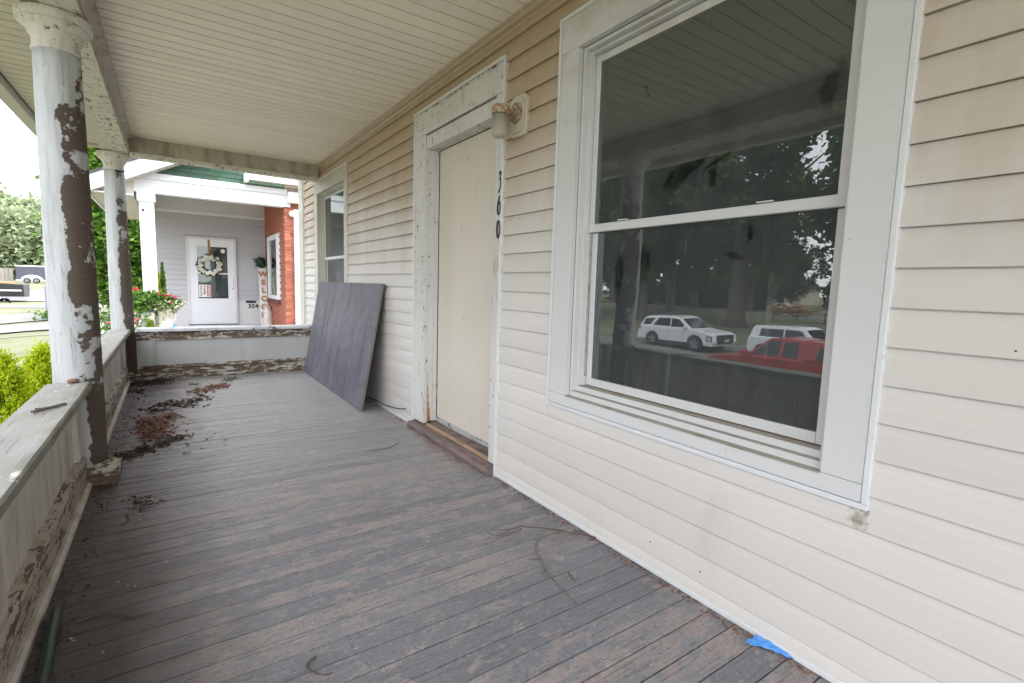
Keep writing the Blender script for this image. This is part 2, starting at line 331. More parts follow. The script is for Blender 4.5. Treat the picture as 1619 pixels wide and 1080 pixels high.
M_['car_white'] = car_paint('white car paint', (.72, .73, .75)); M_['car_red'] = car_paint('red car paint', (.30, .028, .028))
M_['car_glass'] = simple('dark car glass', (.02, .024, .03), .08, bump=0, rand=0); M_['tyre'] = simple('tyre rubber', (.018, .018, .018), .8)
M_['rim'] = simple('alloy rim', (.5, .5, .52), .3, metal=.7, bump=0); M_['dark_plastic'] = simple('dark plastic', (.03, .03, .033), .6)
M_['lens'] = simple('lamp lens', (.6, .6, .62), .15, bump=0); M_['chrome'] = simple('chrome', (.6, .6, .62), .15, metal=1., bump=0)
M_['trailer'] = simple('dark trailer side', (.06, .065, .085), .4, bump=0); M_['tan'] = simple('cut brush', (.35, .21, .11), .9, .4, 8)
M_['grey_wood'] = simple('grey fence wood', (.25, .23, .20), .9, .2, 4, (1, 1, .2)); M_['galv'] = simple('galvanised steel', (.35, .36, .42), .5)
M_['beige_house'] = simple('beige far house', (.50, .44, .36), .8); M_['purple'] = simple('purple bin', (.10, .05, .16), .5)

# ------------------------------------------------------------ mesh helpers
class MB:
    def __init__(s): s.v = []; s.f = []
    def add(s, vs, fs):
        b = len(s.v); s.v += [tuple(p) for p in vs]; s.f += [tuple(i+b for i in q) for q in fs]; return s
    def box(s, x0, x1, y0, y1, z0, z1):
        return s.add([(x0, y0, z0), (x1, y0, z0), (x1, y1, z0), (x0, y1, z0), (x0, y0, z1), (x1, y0, z1), (x1, y1, z1), (x0, y1, z1)],
                     [(0, 3, 2, 1), (4, 5, 6, 7), (0, 1, 5, 4), (1, 2, 6, 5), (2, 3, 7, 6), (3, 0, 4, 7)])
    def prism(s, pts, axis, a, b):
        """polygon pts in the plane across `axis`, extruded from a to b"""
        def P(p, t): return {'x': (t, p[0], p[1]), 'y': (p[0], t, p[1]), 'z': (p[0], p[1], t)}[axis]
        n = len(pts); s.add([P(p, a) for p in pts]+[P(p, b) for p in pts],
                            [tuple(range(n)), tuple(range(2*n-1, n-1, -1))]+[(i, i+n, (i+1) % n+n, (i+1) % n) for i in range(n)]); return s
    def lathe(s, prof, c, n=32, ax='z', jit=0.):
        vs = []; fs = []
        for r, h in prof:
            for i in range(n):
                a = 2*math.pi*i/n; rr = r*(1+random.uniform(-jit, jit)); u, v_ = rr*math.cos(a), rr*math.sin(a)
                vs.append({'z': (c[0]+u, c[1]+v_, c[2]+h), 'x': (c[0]+h, c[1]+u, c[2]+v_), 'y': (c[0]+u, c[1]+h, c[2]+v_)}[ax])
        m = len(prof)
        for j in range(m-1):
            for i in range(n): fs.append((j*n+i, j*n+(i+1) % n, (j+1)*n+(i+1) % n, (j+1)*n+i))
        fs.append(tuple(range(n-1, -1, -1))); fs.append(tuple((m-1)*n+i for i in range(n)))
        return s.add(vs, fs)
    def tube(s, pts, r, n=6):
        pts = [Vector(p) for p in pts]; vs = []; fs = []; m = len(pts)
        for j, p in enumerate(pts):
            d = (pts[min(j+1, m-1)]-pts[max(j-1, 0)]).normalized(); a = d.orthogonal().normalized(); b = d.cross(a)
            rr = r[j] if isinstance(r, (list, tuple)) else r
            for i in range(n):
                t = 2*math.pi*i/n; vs.append(p+a*rr*math.cos(t)+b*rr*math.sin(t))
        for j in range(m-1):
            for i in range(n): fs.append((j*n+i, j*n+(i+1) % n, (j+1)*n+(i+1) % n, (j+1)*n+i))
        fs.append(tuple(range(n-1, -1, -1))); fs.append(tuple((m-1)*n+i for i in range(n)))
        return s.add(vs, fs)
def wpos(o):
    v = Vector((0, 0, 0))
    while o: v = v+o.location; o = o.parent
    return v
def tag(o, label=None, cat=None, group=None, kind=None):
    for k, v in (('label', label), ('category', cat), ('group', group), ('kind', kind)):
        if v: o[k] = v
    return o
def obj(name, mb, mat, parent=None, bevel=0., smooth=False, label=None, kind=None, seg=2):
    me = bpy.data.meshes.new(name); off = wpos(parent)
    me.from_pydata([(x-off.x, y-off.y, z-off.z) for x, y, z in mb.v], [], mb.f); me.update()
    bm = bmesh.new(); bm.from_mesh(me); bmesh.ops.recalc_face_normals(bm, faces=bm.faces)
    if len(bm.faces) == 1:
        bm.faces.ensure_lookup_table(); bm.normal_update()
        if bm.faces[0].normal.x > 0: bmesh.ops.reverse_faces(bm, faces=bm.faces)
    bm.to_mesh(me); bm.free()
    me.materials.append(M_[mat]); o = bpy.data.objects.new(name, me); COL.objects.link(o)
    if smooth:
        for p in me.polygons: p.use_smooth = len(p.vertices) < 5
    if bevel:
        b = o.modifiers.new('bevel', 'BEVEL'); b.width = bevel; b.segments = seg; b.limit_method = 'ANGLE'; b.angle_limit = R(35)
    if parent: o.parent = parent
    return tag(o, label=label, kind=kind)
def link(name, me, loc, parent=None, rot=None):
    o = bpy.data.objects.new(name, me); COL.objects.link(o); o.location = Vector(loc)-wpos(parent)
    if parent: o.parent = parent
    if rot: o.rotation_euler = rot
    return o
def thing(name, loc, label, cat, group=None):
    o = bpy.data.objects.new(name, None); o.empty_display_size = .1; COL.objects.link(o); o.location = loc
    return tag(o, label, cat, group)
def struct(name, mb, mat, **k): return tag(obj(name, mb, mat, **k), kind='structure')
def sroot(name): return tag(bpy.data.objects.new(name, None), kind='structure')
def mesh_of(mb, mat):
    me = bpy.data.meshes.new('m'); me.from_pydata(mb.v, [], mb.f); me.update()
    bm = bmesh.new(); bm.from_mesh(me); bmesh.ops.recalc_face_normals(bm, faces=bm.faces); bm.to_mesh(me); bm.free()
    me.materials.append(M_[mat]); return me
def B(*a): return MB().box(*a)
def copy_tree(o, parent=None):
    c = o.copy(); COL.objects.link(c); c.parent = parent
    for ch in list(o.children): copy_tree(ch, c)
    return c
def text_obj(name, txt, size, mat, parent, loc, rot, shear=0., ext=.002, bold=0., align='CENTER', spacing=1.):
    cu = bpy.data.curves.new(name, 'FONT'); cu.body = txt; cu.size = size; cu.extrude = ext; cu.shear = shear; cu.offset = bold
    cu.align_x = align; cu.align_y = 'CENTER'; cu.space_character = spacing
    t = bpy.data.objects.new('tmp', cu); COL.objects.link(t)
    dg = bpy.context.evaluated_depsgraph_get(); me = bpy.data.meshes.new_from_object(t.evaluated_get(dg)); me.name = name
    bpy.data.objects.remove(t); me.materials.clear(); me.materials.append(M_[mat])
    return link(name, me, loc, parent, rot)
def cards(n, pts, size, flat=0., asp=1.6, normals=None):
    """leaf-shaped quads at pts (n x 3); flat 0..1 pushes them towards horizontal"""
    pts = np.asarray(pts); n = len(pts)
    a = rng.normal(size=(n, 3)); a[:, 2] *= (1-flat); a /= np.linalg.norm(a, axis=1)[:, None]+1e-9
    b = rng.normal(size=(n, 3)); b -= (b*a).sum(1)[:, None]*a; b[:, 2] *= (1-flat); b /= np.linalg.norm(b, axis=1)[:, None]+1e-9
    s = size*rng.uniform(.6, 1.3, (n, 1)); c = s*.5*asp*a; d = s*.5*b
    V = np.stack([pts-c, pts-d, pts+c, pts+d], 1).reshape(-1, 3)
    return V
def card_obj(name, V, mat, parent=None, kind=None):
    off = wpos(parent); V = V-np.array(off); n = len(V)//4
    me = bpy.data.meshes.new(name); me.vertices.add(len(V)); me.vertices.foreach_set('co', V.astype(np.float32).ravel())
    me.loops.add(len(V)); me.loops.foreach_set('vertex_index', np.arange(len(V), dtype=np.int32))
    me.polygons.add(n); me.polygons.foreach_set('loop_start', np.arange(0, len(V), 4, dtype=np.int32)); me.polygons.foreach_set('loop_total', np.full(n, 4, np.int32))
    me.update(calc_edges=True); me.materials.append(M_[mat]); o = bpy.data.objects.new(name, me); COL.objects.link(o)
    if parent: o.parent = parent
    return tag(o, kind=kind)
def blob(c, r, nclump, per, spread, hollow=.55):
    """points in clumps over an ellipsoid's outer volume"""
    d = rng.normal(size=(nclump, 3)); d /= np.linalg.norm(d, axis=1)[:, None]; rad = rng.uniform(hollow, 1.0, (nclump, 1))
    cc = np.array(c)+d*rad*np.array(r); p = np.repeat(cc, per, 0)+rng.normal(size=(nclump*per, 3))*spread
    return p

# ================================================================ GROUND
def sstep(a, b, x): t = np.clip((x-a)/(b-a), 0, 1); return t*t*(3-2*t)
def ground_z(x, y):
    near = -.85-.75*sstep(-4.5, -12.5, x)-.0*x
    near = np.where(x < -22, -1.72, near)
    z = near+(-.9-near)*sstep(22, 40, y)*(x > -60)
    z = z+.72*sstep(52, 90, y)+1.2*sstep(95, 150, y)
    return z
def ground_mesh():
    xs = np.unique(np.concatenate([np.arange(-400, -60, 30), np.arange(-60, 14, 1.0), np.arange(14, 400, 30)]))
    ys = np.unique(np.concatenate([np.arange(-300, -20, 30), np.arange(-20, 100, 1.5), np.arange(100, 600, 20)]))
    X, Y = np.meshgrid(xs, ys); Z = ground_z(X, Y)
    trench = ((X < -13.2) & (X > -22.3) & (Y < 40)); Z = np.where(trench, np.minimum(Z, -1.98), Z)
    under = (X > -2.2) & (X < 8) & (Y > -6) & (Y < 8.5); Z = np.where(under, -1.0, Z)
    n, m = X.shape; V = np.stack([X.ravel(), Y.ravel(), Z.ravel()], 1)
    F = [(i*m+j, i*m+j+1, (i+1)*m+j+1, (i+1)*m+j) for i in range(n-1) for j in range(m-1)]
    mb = MB(); mb.v = [tuple(v) for v in V]; mb.f = F; return mb
struct('ground', ground_mesh(), 'grass', smooth=True)
def strip(x0, x1, y0, y1, dz=.03, nx=12, ny=4, skew=0.):
    xs = np.linspace(x0, x1, nx+1); ys = np.linspace(y0, y1, ny+1); mb = MB()
    for i in range(ny+1):
        for j in range(nx+1):
            yy = ys[i]+skew*(xs[j]-x0); mb.v.append((xs[j], yy, float(ground_z(xs[j], yy))+dz))
    for i in range(ny):
        for j in range(nx): a = i*(nx+1)+j; mb.f.append((a, a+1, a+nx+2, a+nx+1))
    return mb
struct('road', B(-21.9, -13.6, -60, 37, -2.1, -1.85), 'asphalt')
k = B(-13.6, -13.42, -60, 37, -2.1, -1.70); k.box(-22.1, -21.9, -60, 37, -2.1, -1.70); struct('kerb', k, 'concrete')
struct('far_pavement', B(-24.6, -23.2, -60, 60, -1.80, -1.69), 'concrete')
struct('side_street', strip(-14, 60, 41, 44.5, .03, 30), 'concrete')
struct('garden_path', strip(-13, -2, 24.6, 28.6, .05, 20, 4), 'concrete')
struct('driveway', strip(-13, 1, 50, 72, .05, 20, 12), 'concrete')
struct('edging_strip', strip(-13, -2.4, 22.6, 22.75, .04, 20, 1), 'concrete')
struct('diagonal_path', strip(-13, -4.2, 27.5, 33.5, .04, 20, 6, .45), 'concrete')
struct('far_lane', B(-78, -62, -60, 60, -1.9, -1.66), 'concrete')

# ================================================================ PORCH FLOOR
pf = sroot('porch_floor'); COL.objects.link(pf)
W = .0985; y = -3.0; boards = []
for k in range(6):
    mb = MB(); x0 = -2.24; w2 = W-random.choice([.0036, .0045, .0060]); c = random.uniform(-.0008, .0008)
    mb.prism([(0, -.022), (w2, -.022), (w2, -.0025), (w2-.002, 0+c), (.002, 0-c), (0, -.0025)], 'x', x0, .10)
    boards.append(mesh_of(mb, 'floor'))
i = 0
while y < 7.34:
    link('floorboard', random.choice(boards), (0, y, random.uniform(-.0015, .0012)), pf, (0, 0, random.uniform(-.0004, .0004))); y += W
u = MB(); u.box(-2.22, .12, -3, 7.34, -.12, -.024); obj('subfloor', u, 'mulch', pf)
u = MB(); u.box(-2.30, -2.225, -3, 7.36, -.30, -.03); u.box(-2.30, .1, 7.36, 7.42, -.30, -.03); obj('skirt_board', u, 'rail_far', pf)

# ================================================================ PORCH CEILING
pc = sroot('porch_ceiling'); COL.objects.link(pc)
CW = .1165
mb = MB(); mb.prism([(0, 0), (CW-.012, 0), (CW-.006, .006), (CW-.006, .012), (0, .012)], 'x', -2.02, -.03); cb = mesh_of(mb, 'ceil')
y = 3.889-CW*56
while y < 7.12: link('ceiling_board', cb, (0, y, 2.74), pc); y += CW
mb = MB(); mb.prism([(0, 0), (CW-.012, 0), (CW-.006, .006), (CW-.006, .012), (0, .012)], 'x', -2.66, -2.26); cb2 = mesh_of(mb, 'ceil')
y = 3.962-CW*56
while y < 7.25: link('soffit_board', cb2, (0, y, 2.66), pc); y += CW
u = MB(); u.box(-2.05, 0, -3, 7.1, 2.7525, 2.80); obj('groove_backing', u, 'ceil_line', pc)
u = MB(); u.box(-2.69, -2.24, -3, 7.33, 2.6725, 2.70); obj('groove_backing', u, 'ceil_line', pc)
u = MB(); u.prism([(-.055, 2.74), (-.055, 2.728), (-.045, 2.724), (-.040, 2.705), (-.018, 2.700), (-.006, 2.69), (0.0, 2.69), (0, 2.74)], 'y', -3, 7.1)
obj('wall_cornice', u, 'siding', pc)
u = MB(); u.prism([(-2.037, 2.7395), (-1.99, 2.7395), (-1.99, 2.715), (-2.02, 2.705), (-2.037, 2.68)], 'y', -3, 7.1); obj('beam_cornice', u, 'beam_face', pc)
u = MB(); u.box(-2.78, -2.68, -3, 7.40, 2.60, 2.82); obj('fascia_board', u, 'soffit', pc, bevel=.004)
u = MB(); u.box(-2.68, 0, 7.34, 7.40, 2.63, 2.82); obj('end_fascia', u, 'soffit', pc)

# beams
t = thing('porch_beam', (-2.14, 3, 2.55), 'long peeling beam over the columns at the open side of the porch', 'beam')
u = MB(); u.box(-2.17, -2.037, -3, 7.2, 2.583, 2.85); obj('beam_core', u, 'beam_face', t)
u = MB(); u.box(-2.19, -2.033, -3, 7.2, 2.560, 2.582); obj('soffit_strip', u, 'beam_soffit', t)
u = MB(); u.prism([(-2.037, 2.5835), (-2.020, 2.5835), (-2.020, 2.63), (-2.037, 2.645)], 'y', -3, 7.1); obj('moulding', u, 'beam_face', t)
u = MB(); u.box(-2.27, -2.191, -3, 7.2, 2.568, 2.72); obj('outer_wrap', u, 'soffit', t)
t = thing('end_beam', (-1, 7.2, 2.55), 'dirty beige cross beam at the far end of the porch', 'beam')
u = MB(); u.box(-2.028, -.02, 7.10, 7.195, 2.580, 2.85); obj('beam_core', u, 'beam_face_in', t)
u = MB(); u.box(-2.022, -.012, 7.088, 7.205, 2.532, 2.5795); obj('soffit_strip', u, 'beam_soffit', t, bevel=.006)
t = thing('ceiling_hook', (-1.2, 2.5, 2.74), 'small black bent hook screwed into the porch ceiling', 'hook')
P0 = Vector((-1.155, 2.69, 2.74))
u = MB(); u.lathe([(.0, -.001), (.012, -.001), (.012, -.005), (.0, -.006)], P0, 10); obj('hook_base', u, 'black', t)
u = MB(); u.tube([P0, P0+Vector((.0, .004, -.03)), P0+Vector((-.006, .0, -.045)), P0+Vector((-.02, 0, -.052)), P0+Vector((-.03, 0, -.07))], .003); obj('hook_wire', u, 'black', t)

# ================================================================ COLUMNS
def column(y0, xc, mat, lab, r0=.112, r1=.098, lean=0.):
    t = thing('porch_column', (xc, y0, 0), lab, 'column', 'columns along the open side of the porch')
    prof = [(r0, .10)]
    for k in range(1, 41):
        z = .10+k*(2.38-.10)/40; q = max(0, (z-.7)/1.68); prof.append((r0-(r0-r1)*q**1.4+.0008*math.sin(k*2.3), z))
    u = MB(); u.lathe(prof, (xc, y0, 0), 48); obj('shaft', u, mat, t, smooth=True)
    u = MB(); u.lathe([(r1-.004, 2.372), (r1+.004, 2.376), (r1+.006, 2.384), (r1+.001, 2.392), (r1+.001, 2.44), (r1+.012, 2.452), (r1+.016, 2.464),
                       (r1+.014, 2.470), (r1+.030, 2.485), (r1+.044, 2.498), (r1+.048, 2.508)], (xc, y0, 0), 48, jit=.006)
    obj('capital', u, 'capital', t, smooth=True)
    u = MB(); a = r1+.058; u.lathe([(a-.01, 2.506), (a, 2.511), (a+.004, 2.535), (a, 2.552), (a-.01, 2.559)], (xc, y0, 0), 32, jit=.012); obj('abacus', u, 'capital', t, smooth=False)
    u = MB(); u.lathe([(r0+.05, .058), (r0+.056, .07), (r0+.052, .086), (r0+.03, .094), (r0+.022, .104), (r0+.005, .112)], (xc, y0, 0), 32, jit=.02); obj('base_ring', u, 'rail_edge', t)
    u = MB(); h = r0+.055
    u.box(xc-h, xc+h, y0-h, y0+h, .0, .058); obj('plinth', u, 'rail_edge', t, bevel=.008)
    if lean:
        for o in t.children:
            for v in o.data.vertices: v.co.y += lean*max(0, (v.co.z-.3)/2.26); v.co.x += .012*max(0, (v.co.z-.3)/2.26)
    return t
c1 = column(3.79, -2.166, 'col_near', 'nearer white porch column with a long peeled brown side', lean=-.10)
c2 = column(7.235, -2.172, 'col_far', 'farther peeling porch column at the corner of the porch', .107, .092)

# ================================================================ RAILINGS
t = thing('porch_railing', (-2.18, 2, 0), 'nearer weathered panel railing with mossy cap left of the camera', 'railing', 'panel railings round the porch')
u = MB(); n = 26; 
def cap(u, x0, x1, y0, y1):
    n = 24
    for j in range(n):
        ya = y0+(y1-y0)*j/n; yb = y0+(y1-y0)*(j+1)/n
    pts = []
    prof = [(x0, .565), (x0, .600), (x0+.006, .608), (x1-.008, .610), (x1, .602), (x1-.001, .568), (x1-.006, .562)]
    vs = []; m = len(prof)
    for j in range(n+1):
        yy = y0+(y1-y0)*j/n; e = random.uniform(-.0025, .0015)
        for (a, b) in prof: vs.append((a+(e if a > (x0+x1)/2 else 0), yy, b+random.uniform(-.001, .001)))
    fs = [(j*m+i, j*m+(i+1) % m, (j+1)*m+(i+1) % m, (j+1)*m+i) for j in range(n) for i in range(m)]
    fs += [tuple(range(m)), tuple(n*m+i for i in range(m-1, -1, -1))]
    return u.add(vs, fs)
def side_rail(t, ya, yb, stiles):
    obj('rail_cap', cap(MB(), -2.295, -2.095, ya, yb), 'cap', t)
    u = MB(); u.box(-2.23, -2.150, ya, yb, .47, .560); obj('top_board', u, 'rail', t, bevel=.003)
    u = MB(); u.prism([(-2.150, .538), (-2.150, .5605), (-2.118, .5605), (-2.124, .548), (-2.140, .54)], 'y', ya, yb); obj('cap_moulding', u, 'rail', t)
    u = MB(); u.box(-2.23, -2.176, ya, yb, .16, .471); obj('panel', u, 'rail', t)
    for a, b in stiles:
        u = MB(); u.box(-2.2, -2.150, a, b, .1905, .4695); obj('stile', u, 'rail', t, bevel=.002)
        for e0, e1 in ((a-.026, a-.001), (b+.001, b+.026)):
            if e0 > ya and e1 < yb: obj('stile_moulding', MB().prism([(-2.175, e0), (-2.175, e1), (-2.162, e1), (-2.152, (e0+e1)/2), (-2.162, e0)], 'z', .1955, .469), 'rail', t)
    u = MB(); u.prism([(-2.176, .19), (-2.145, .175), (-2.138, .16), (-2.138, .15), (-2.176, .15)], 'y', ya, yb); obj('panel_sill', u, 'rail_edge_side', t)
    u = MB(); u.box(-2.2, -2.142, ya, yb, .035, .149); obj('bottom_board', u, 'rail_edge_side', t, bevel=.003)
    u = MB(); u.prism([(-2.20, 0.001), (-2.119, .001), (-2.119, .022), (-2.130, .034), (-2.20, .034)], 'y', ya, yb); obj('shoe_moulding', u, 'rail', t)
side_rail(t, -1.0, 3.68, [(-.9, -.75), (.35, .5), (1.90, 2.03), (3.52, 3.66)])
t = thing('porch_railing', (-2.18, 5.5, 0), 'weathered panel railing between the two columns', 'railing', 'panel railings round the porch')
side_rail(t, 3.94, 7.12, [(3.96, 4.08), (5.12, 5.32), (6.86, 7.0)])
t = thing('porch_railing', (-1, 7.2, 0), 'flaking white panel railing across the far end of the porch', 'railing', 'panel railings round the porch')
Y0 = 7.20
u = MB(); u.prism([(Y0-.055, .575), (Y0-.055, .603), (Y0-.048, .610), (Y0+.13, .613), (Y0+.13, .575)], 'x', -2.05, .0); obj('rail_cap', u, 'cap_far', t)
obj('top_board', B(-2.06, 0, Y0+.0, Y0+.09, .468, .574), 'rail_edge', t, bevel=.003)
obj('cap_moulding', MB().prism([(Y0, .552), (Y0, .5745), (Y0-.035, .5745), (Y0-.028, .56)], 'x', -2.05, 0), 'rail_edge', t)
obj('panel', B(-2.06, 0, Y0+.03, Y0+.08, .13, .467), 'rail_far', t)
for a, b in ((-2.055, -1.90), (-.12, 0.0)):
    obj('stile', B(a, b, Y0+.004, Y0+.0295, .162, .4675), 'rail_far', t, bevel=.002)
obj('stile_moulding', MB().prism([(-1.898, Y0+.0295), (-1.898, Y0+.010), (-1.885, Y0+.006), (-1.873, Y0+.018), (-1.873, Y0+.0295)], 'z', .17, .467), 'rail_far', t)
obj('panel_sill', MB().prism([(Y0+.0295, .165), (Y0-.004, .15), (Y0-.010, .135), (Y0+.0295, .13)], 'x', -2.06, 0), 'rail_edge', t)
obj('bottom_board', B(-2.06, 0, Y0-.003, Y0+.07, .045, .129), 'rail_edge', t, bevel=.003)
obj('shoe_moulding', MB().prism([(Y0-.035, .001), (Y0-.035, .03), (Y0-.022, .044), (Y0+.05, .044), (Y0+.05, .001)], 'x', -2.06, 0), 'rail_edge', t)
t = thing('corner_post', (-2.09, 7.1, 0), 'dark bare wooden post in the corner of the two railings', 'post')
obj('post', B(-2.155, -2.058, 7.13, 7.21, .0, .572), 'leaf_brown', t, bevel=.004)

# ================================================================ HOUSE WALL
hw = thing('house_wall', (0, 3, 0), 'cream vinyl sided front wall of the house along the right of the porch', 'wall')
OPEN = [(.565, 2.105, .59, 2.565), (2.60, 3.935, -.1, 2.572), (5.845, 7.385, .59, 2.56)]
E_ = .1118; z = .0735-E_; cache = {}
def course(y0, y1, z0, h, top):
    mb = MB(); pr = [(.006, z0+.002), (-.006, z0+.002), (-.0145, z0), (-.0155, z0+.003), (-.0135, z0+h*.35), (-.008, z0+h*.72), (.001, z0+h), (.006, z0+h)]
    mb.prism(pr, 'y', y0, y1); return mb
k = 0
while z < 2.70:
    z0 = max(z, .022); z1 = min(z+E_, 2.705); zc = (z0+z1)/2
    cuts = [(-3.0, 8.04)]
    for a, b, c, d in OPEN:
        if z1 > c+.001 and z0 < d-.001:
            lo, hi = (c > z0), (d < z1)
            new = []
            for s0, s1 in cuts:
                if b <= s0 or a >= s1: new.append((s0, s1)); continue
                if a > s0: new.append((s0, a))
                if b < s1: new.append((b, s1))
            # narrow remainder strip above or below an opening
            if c > z0 and c-z0 > .01: obj('siding_board', course(a, b, z0, c-z0, 0), 'siding', hw)
            if d < z1 and z1-d > .01: obj('siding_board', course(a, b, d, z1-d, 0), 'siding', hw)
            cuts = new
    for s0, s1 in cuts:
        if False:
            m = s0+(s1-s0)*random.uniform(.35, .6)
            obj('siding_board', course(s0, m, z0, z1-z0, 0), 'siding', hw); obj('siding_board', course(m+.001, s1, z0, z1-z0, 0), 'siding', hw)
        else: obj('siding_board', course(s0, s1, z0, z1-z0, 0), 'siding', hw)
    z += E_
# backing wall behind the siding (with the openings left open), wall mass behind
def backing(x0, x1):
    mb = MB(); ys = [-3.0]
    for a, b, c, d in OPEN: ys += [a+.04, b-.04]
    ys.append(8.3)
    for i in range(0, len(ys), 2): mb.box(x0, x1, ys[i], ys[i+1], -.8, 2.9)
    for a, b, c, d in OPEN: mb.box(x0, x1, a+.041, b-.041, -.8, max(c+.03, -.79)); mb.box(x0, x1, a+.041, b-.041, d-.04, 2.9)
    return mb
obj('wall_core', backing(.007, .15), 'groove', hw)
obj('bottom_trim', MB().prism([(.006, .002), (-.020, .002), (-.022, .004), (-.022, .020), (-.018, .023), (.006, .023)], 'y', -3, 2.60), 'jchan', hw)
obj('bottom_trim', MB().prism([(.006, .002), (-.020, .002), (-.022, .004), (-.022, .020), (-.018, .023), (.006, .023)], 'y', 3.937, 8.04), 'jchan', hw)
obj('corner_board', B(-.035, .15, 8.041, 8.33, -.8, 2.85), 'trim_far', hw, bevel=.004)
obj('corner_channel', B(-.020, .004, 8.015, 8.0405, .0, 2.69), 'jchan', hw)
obj('foundation', B(.02, .2, -3, 8.3, -1.1, -.02), 'concrete', hw)
obj('house_roof', MB().box(-2.9, 7, -3.3, 7.45, 2.86, 3.0).box(.0, 7, 7.451, 8.5, 2.86, 3.0).add([(-2.9, -3.3, 3.0), (7, -3.3, 3.0), (7, 7.45, 3.0), (-2.9, 7.45, 3.0), (2, -3.3, 4.2), (2, 7.45, 4.2)], [(0, 3, 5, 4), (1, 4, 5, 2), (0, 4, 1), (3, 2, 5)]), 'roof', hw)
for yy, zz in ((.45, 1.42), (.50, .86), (.42, 1.98), (.30, 1.1), (1.1, .12), (1.35, .13), (2.3, .20), (2.2, 1.22), (2.35, 1.55), (4.3, 1.2), (4.9, 1.75), (5.2, 1.42)):
    obj('nail_head', MB().lathe([(.0028, -.0162), (.002, -.010)], (.001, yy, zz), 8, 'x'), 'twig', hw)
# rooms behind the glass
def room(y0, y1, x1):
    mb = MB(); x0 = .151
    mb.add([(x0, y0, .05), (x1, y0, .05), (x1, y1, .05), (x0, y1, .05), (x0, y0, 2.7), (x1, y0, 2.7), (x1, y1, 2.7), (x0, y1, 2.7)],
           [(0, 1, 2, 3), (4, 7, 6, 5), (0, 4, 5, 1), (1, 5, 6, 2), (2, 6, 7, 3)])
    obj('inner_room', mb, 'room', hw)
room(-.3, 3.0, 3.6); room(5.0, 8.2, 3.6)
obj('end_wall', B(.16, 6.5, 8.21, 8.3, -1, 2.85), 'siding', hw)
obj('rear_wall', B(6.5, 6.6, -3.1, 8.3, -1, 2.85), 'siding', hw); obj('side_wall', B(.16, 6.5, -3.1, -3.0, -1, 2.85), 'siding', hw)

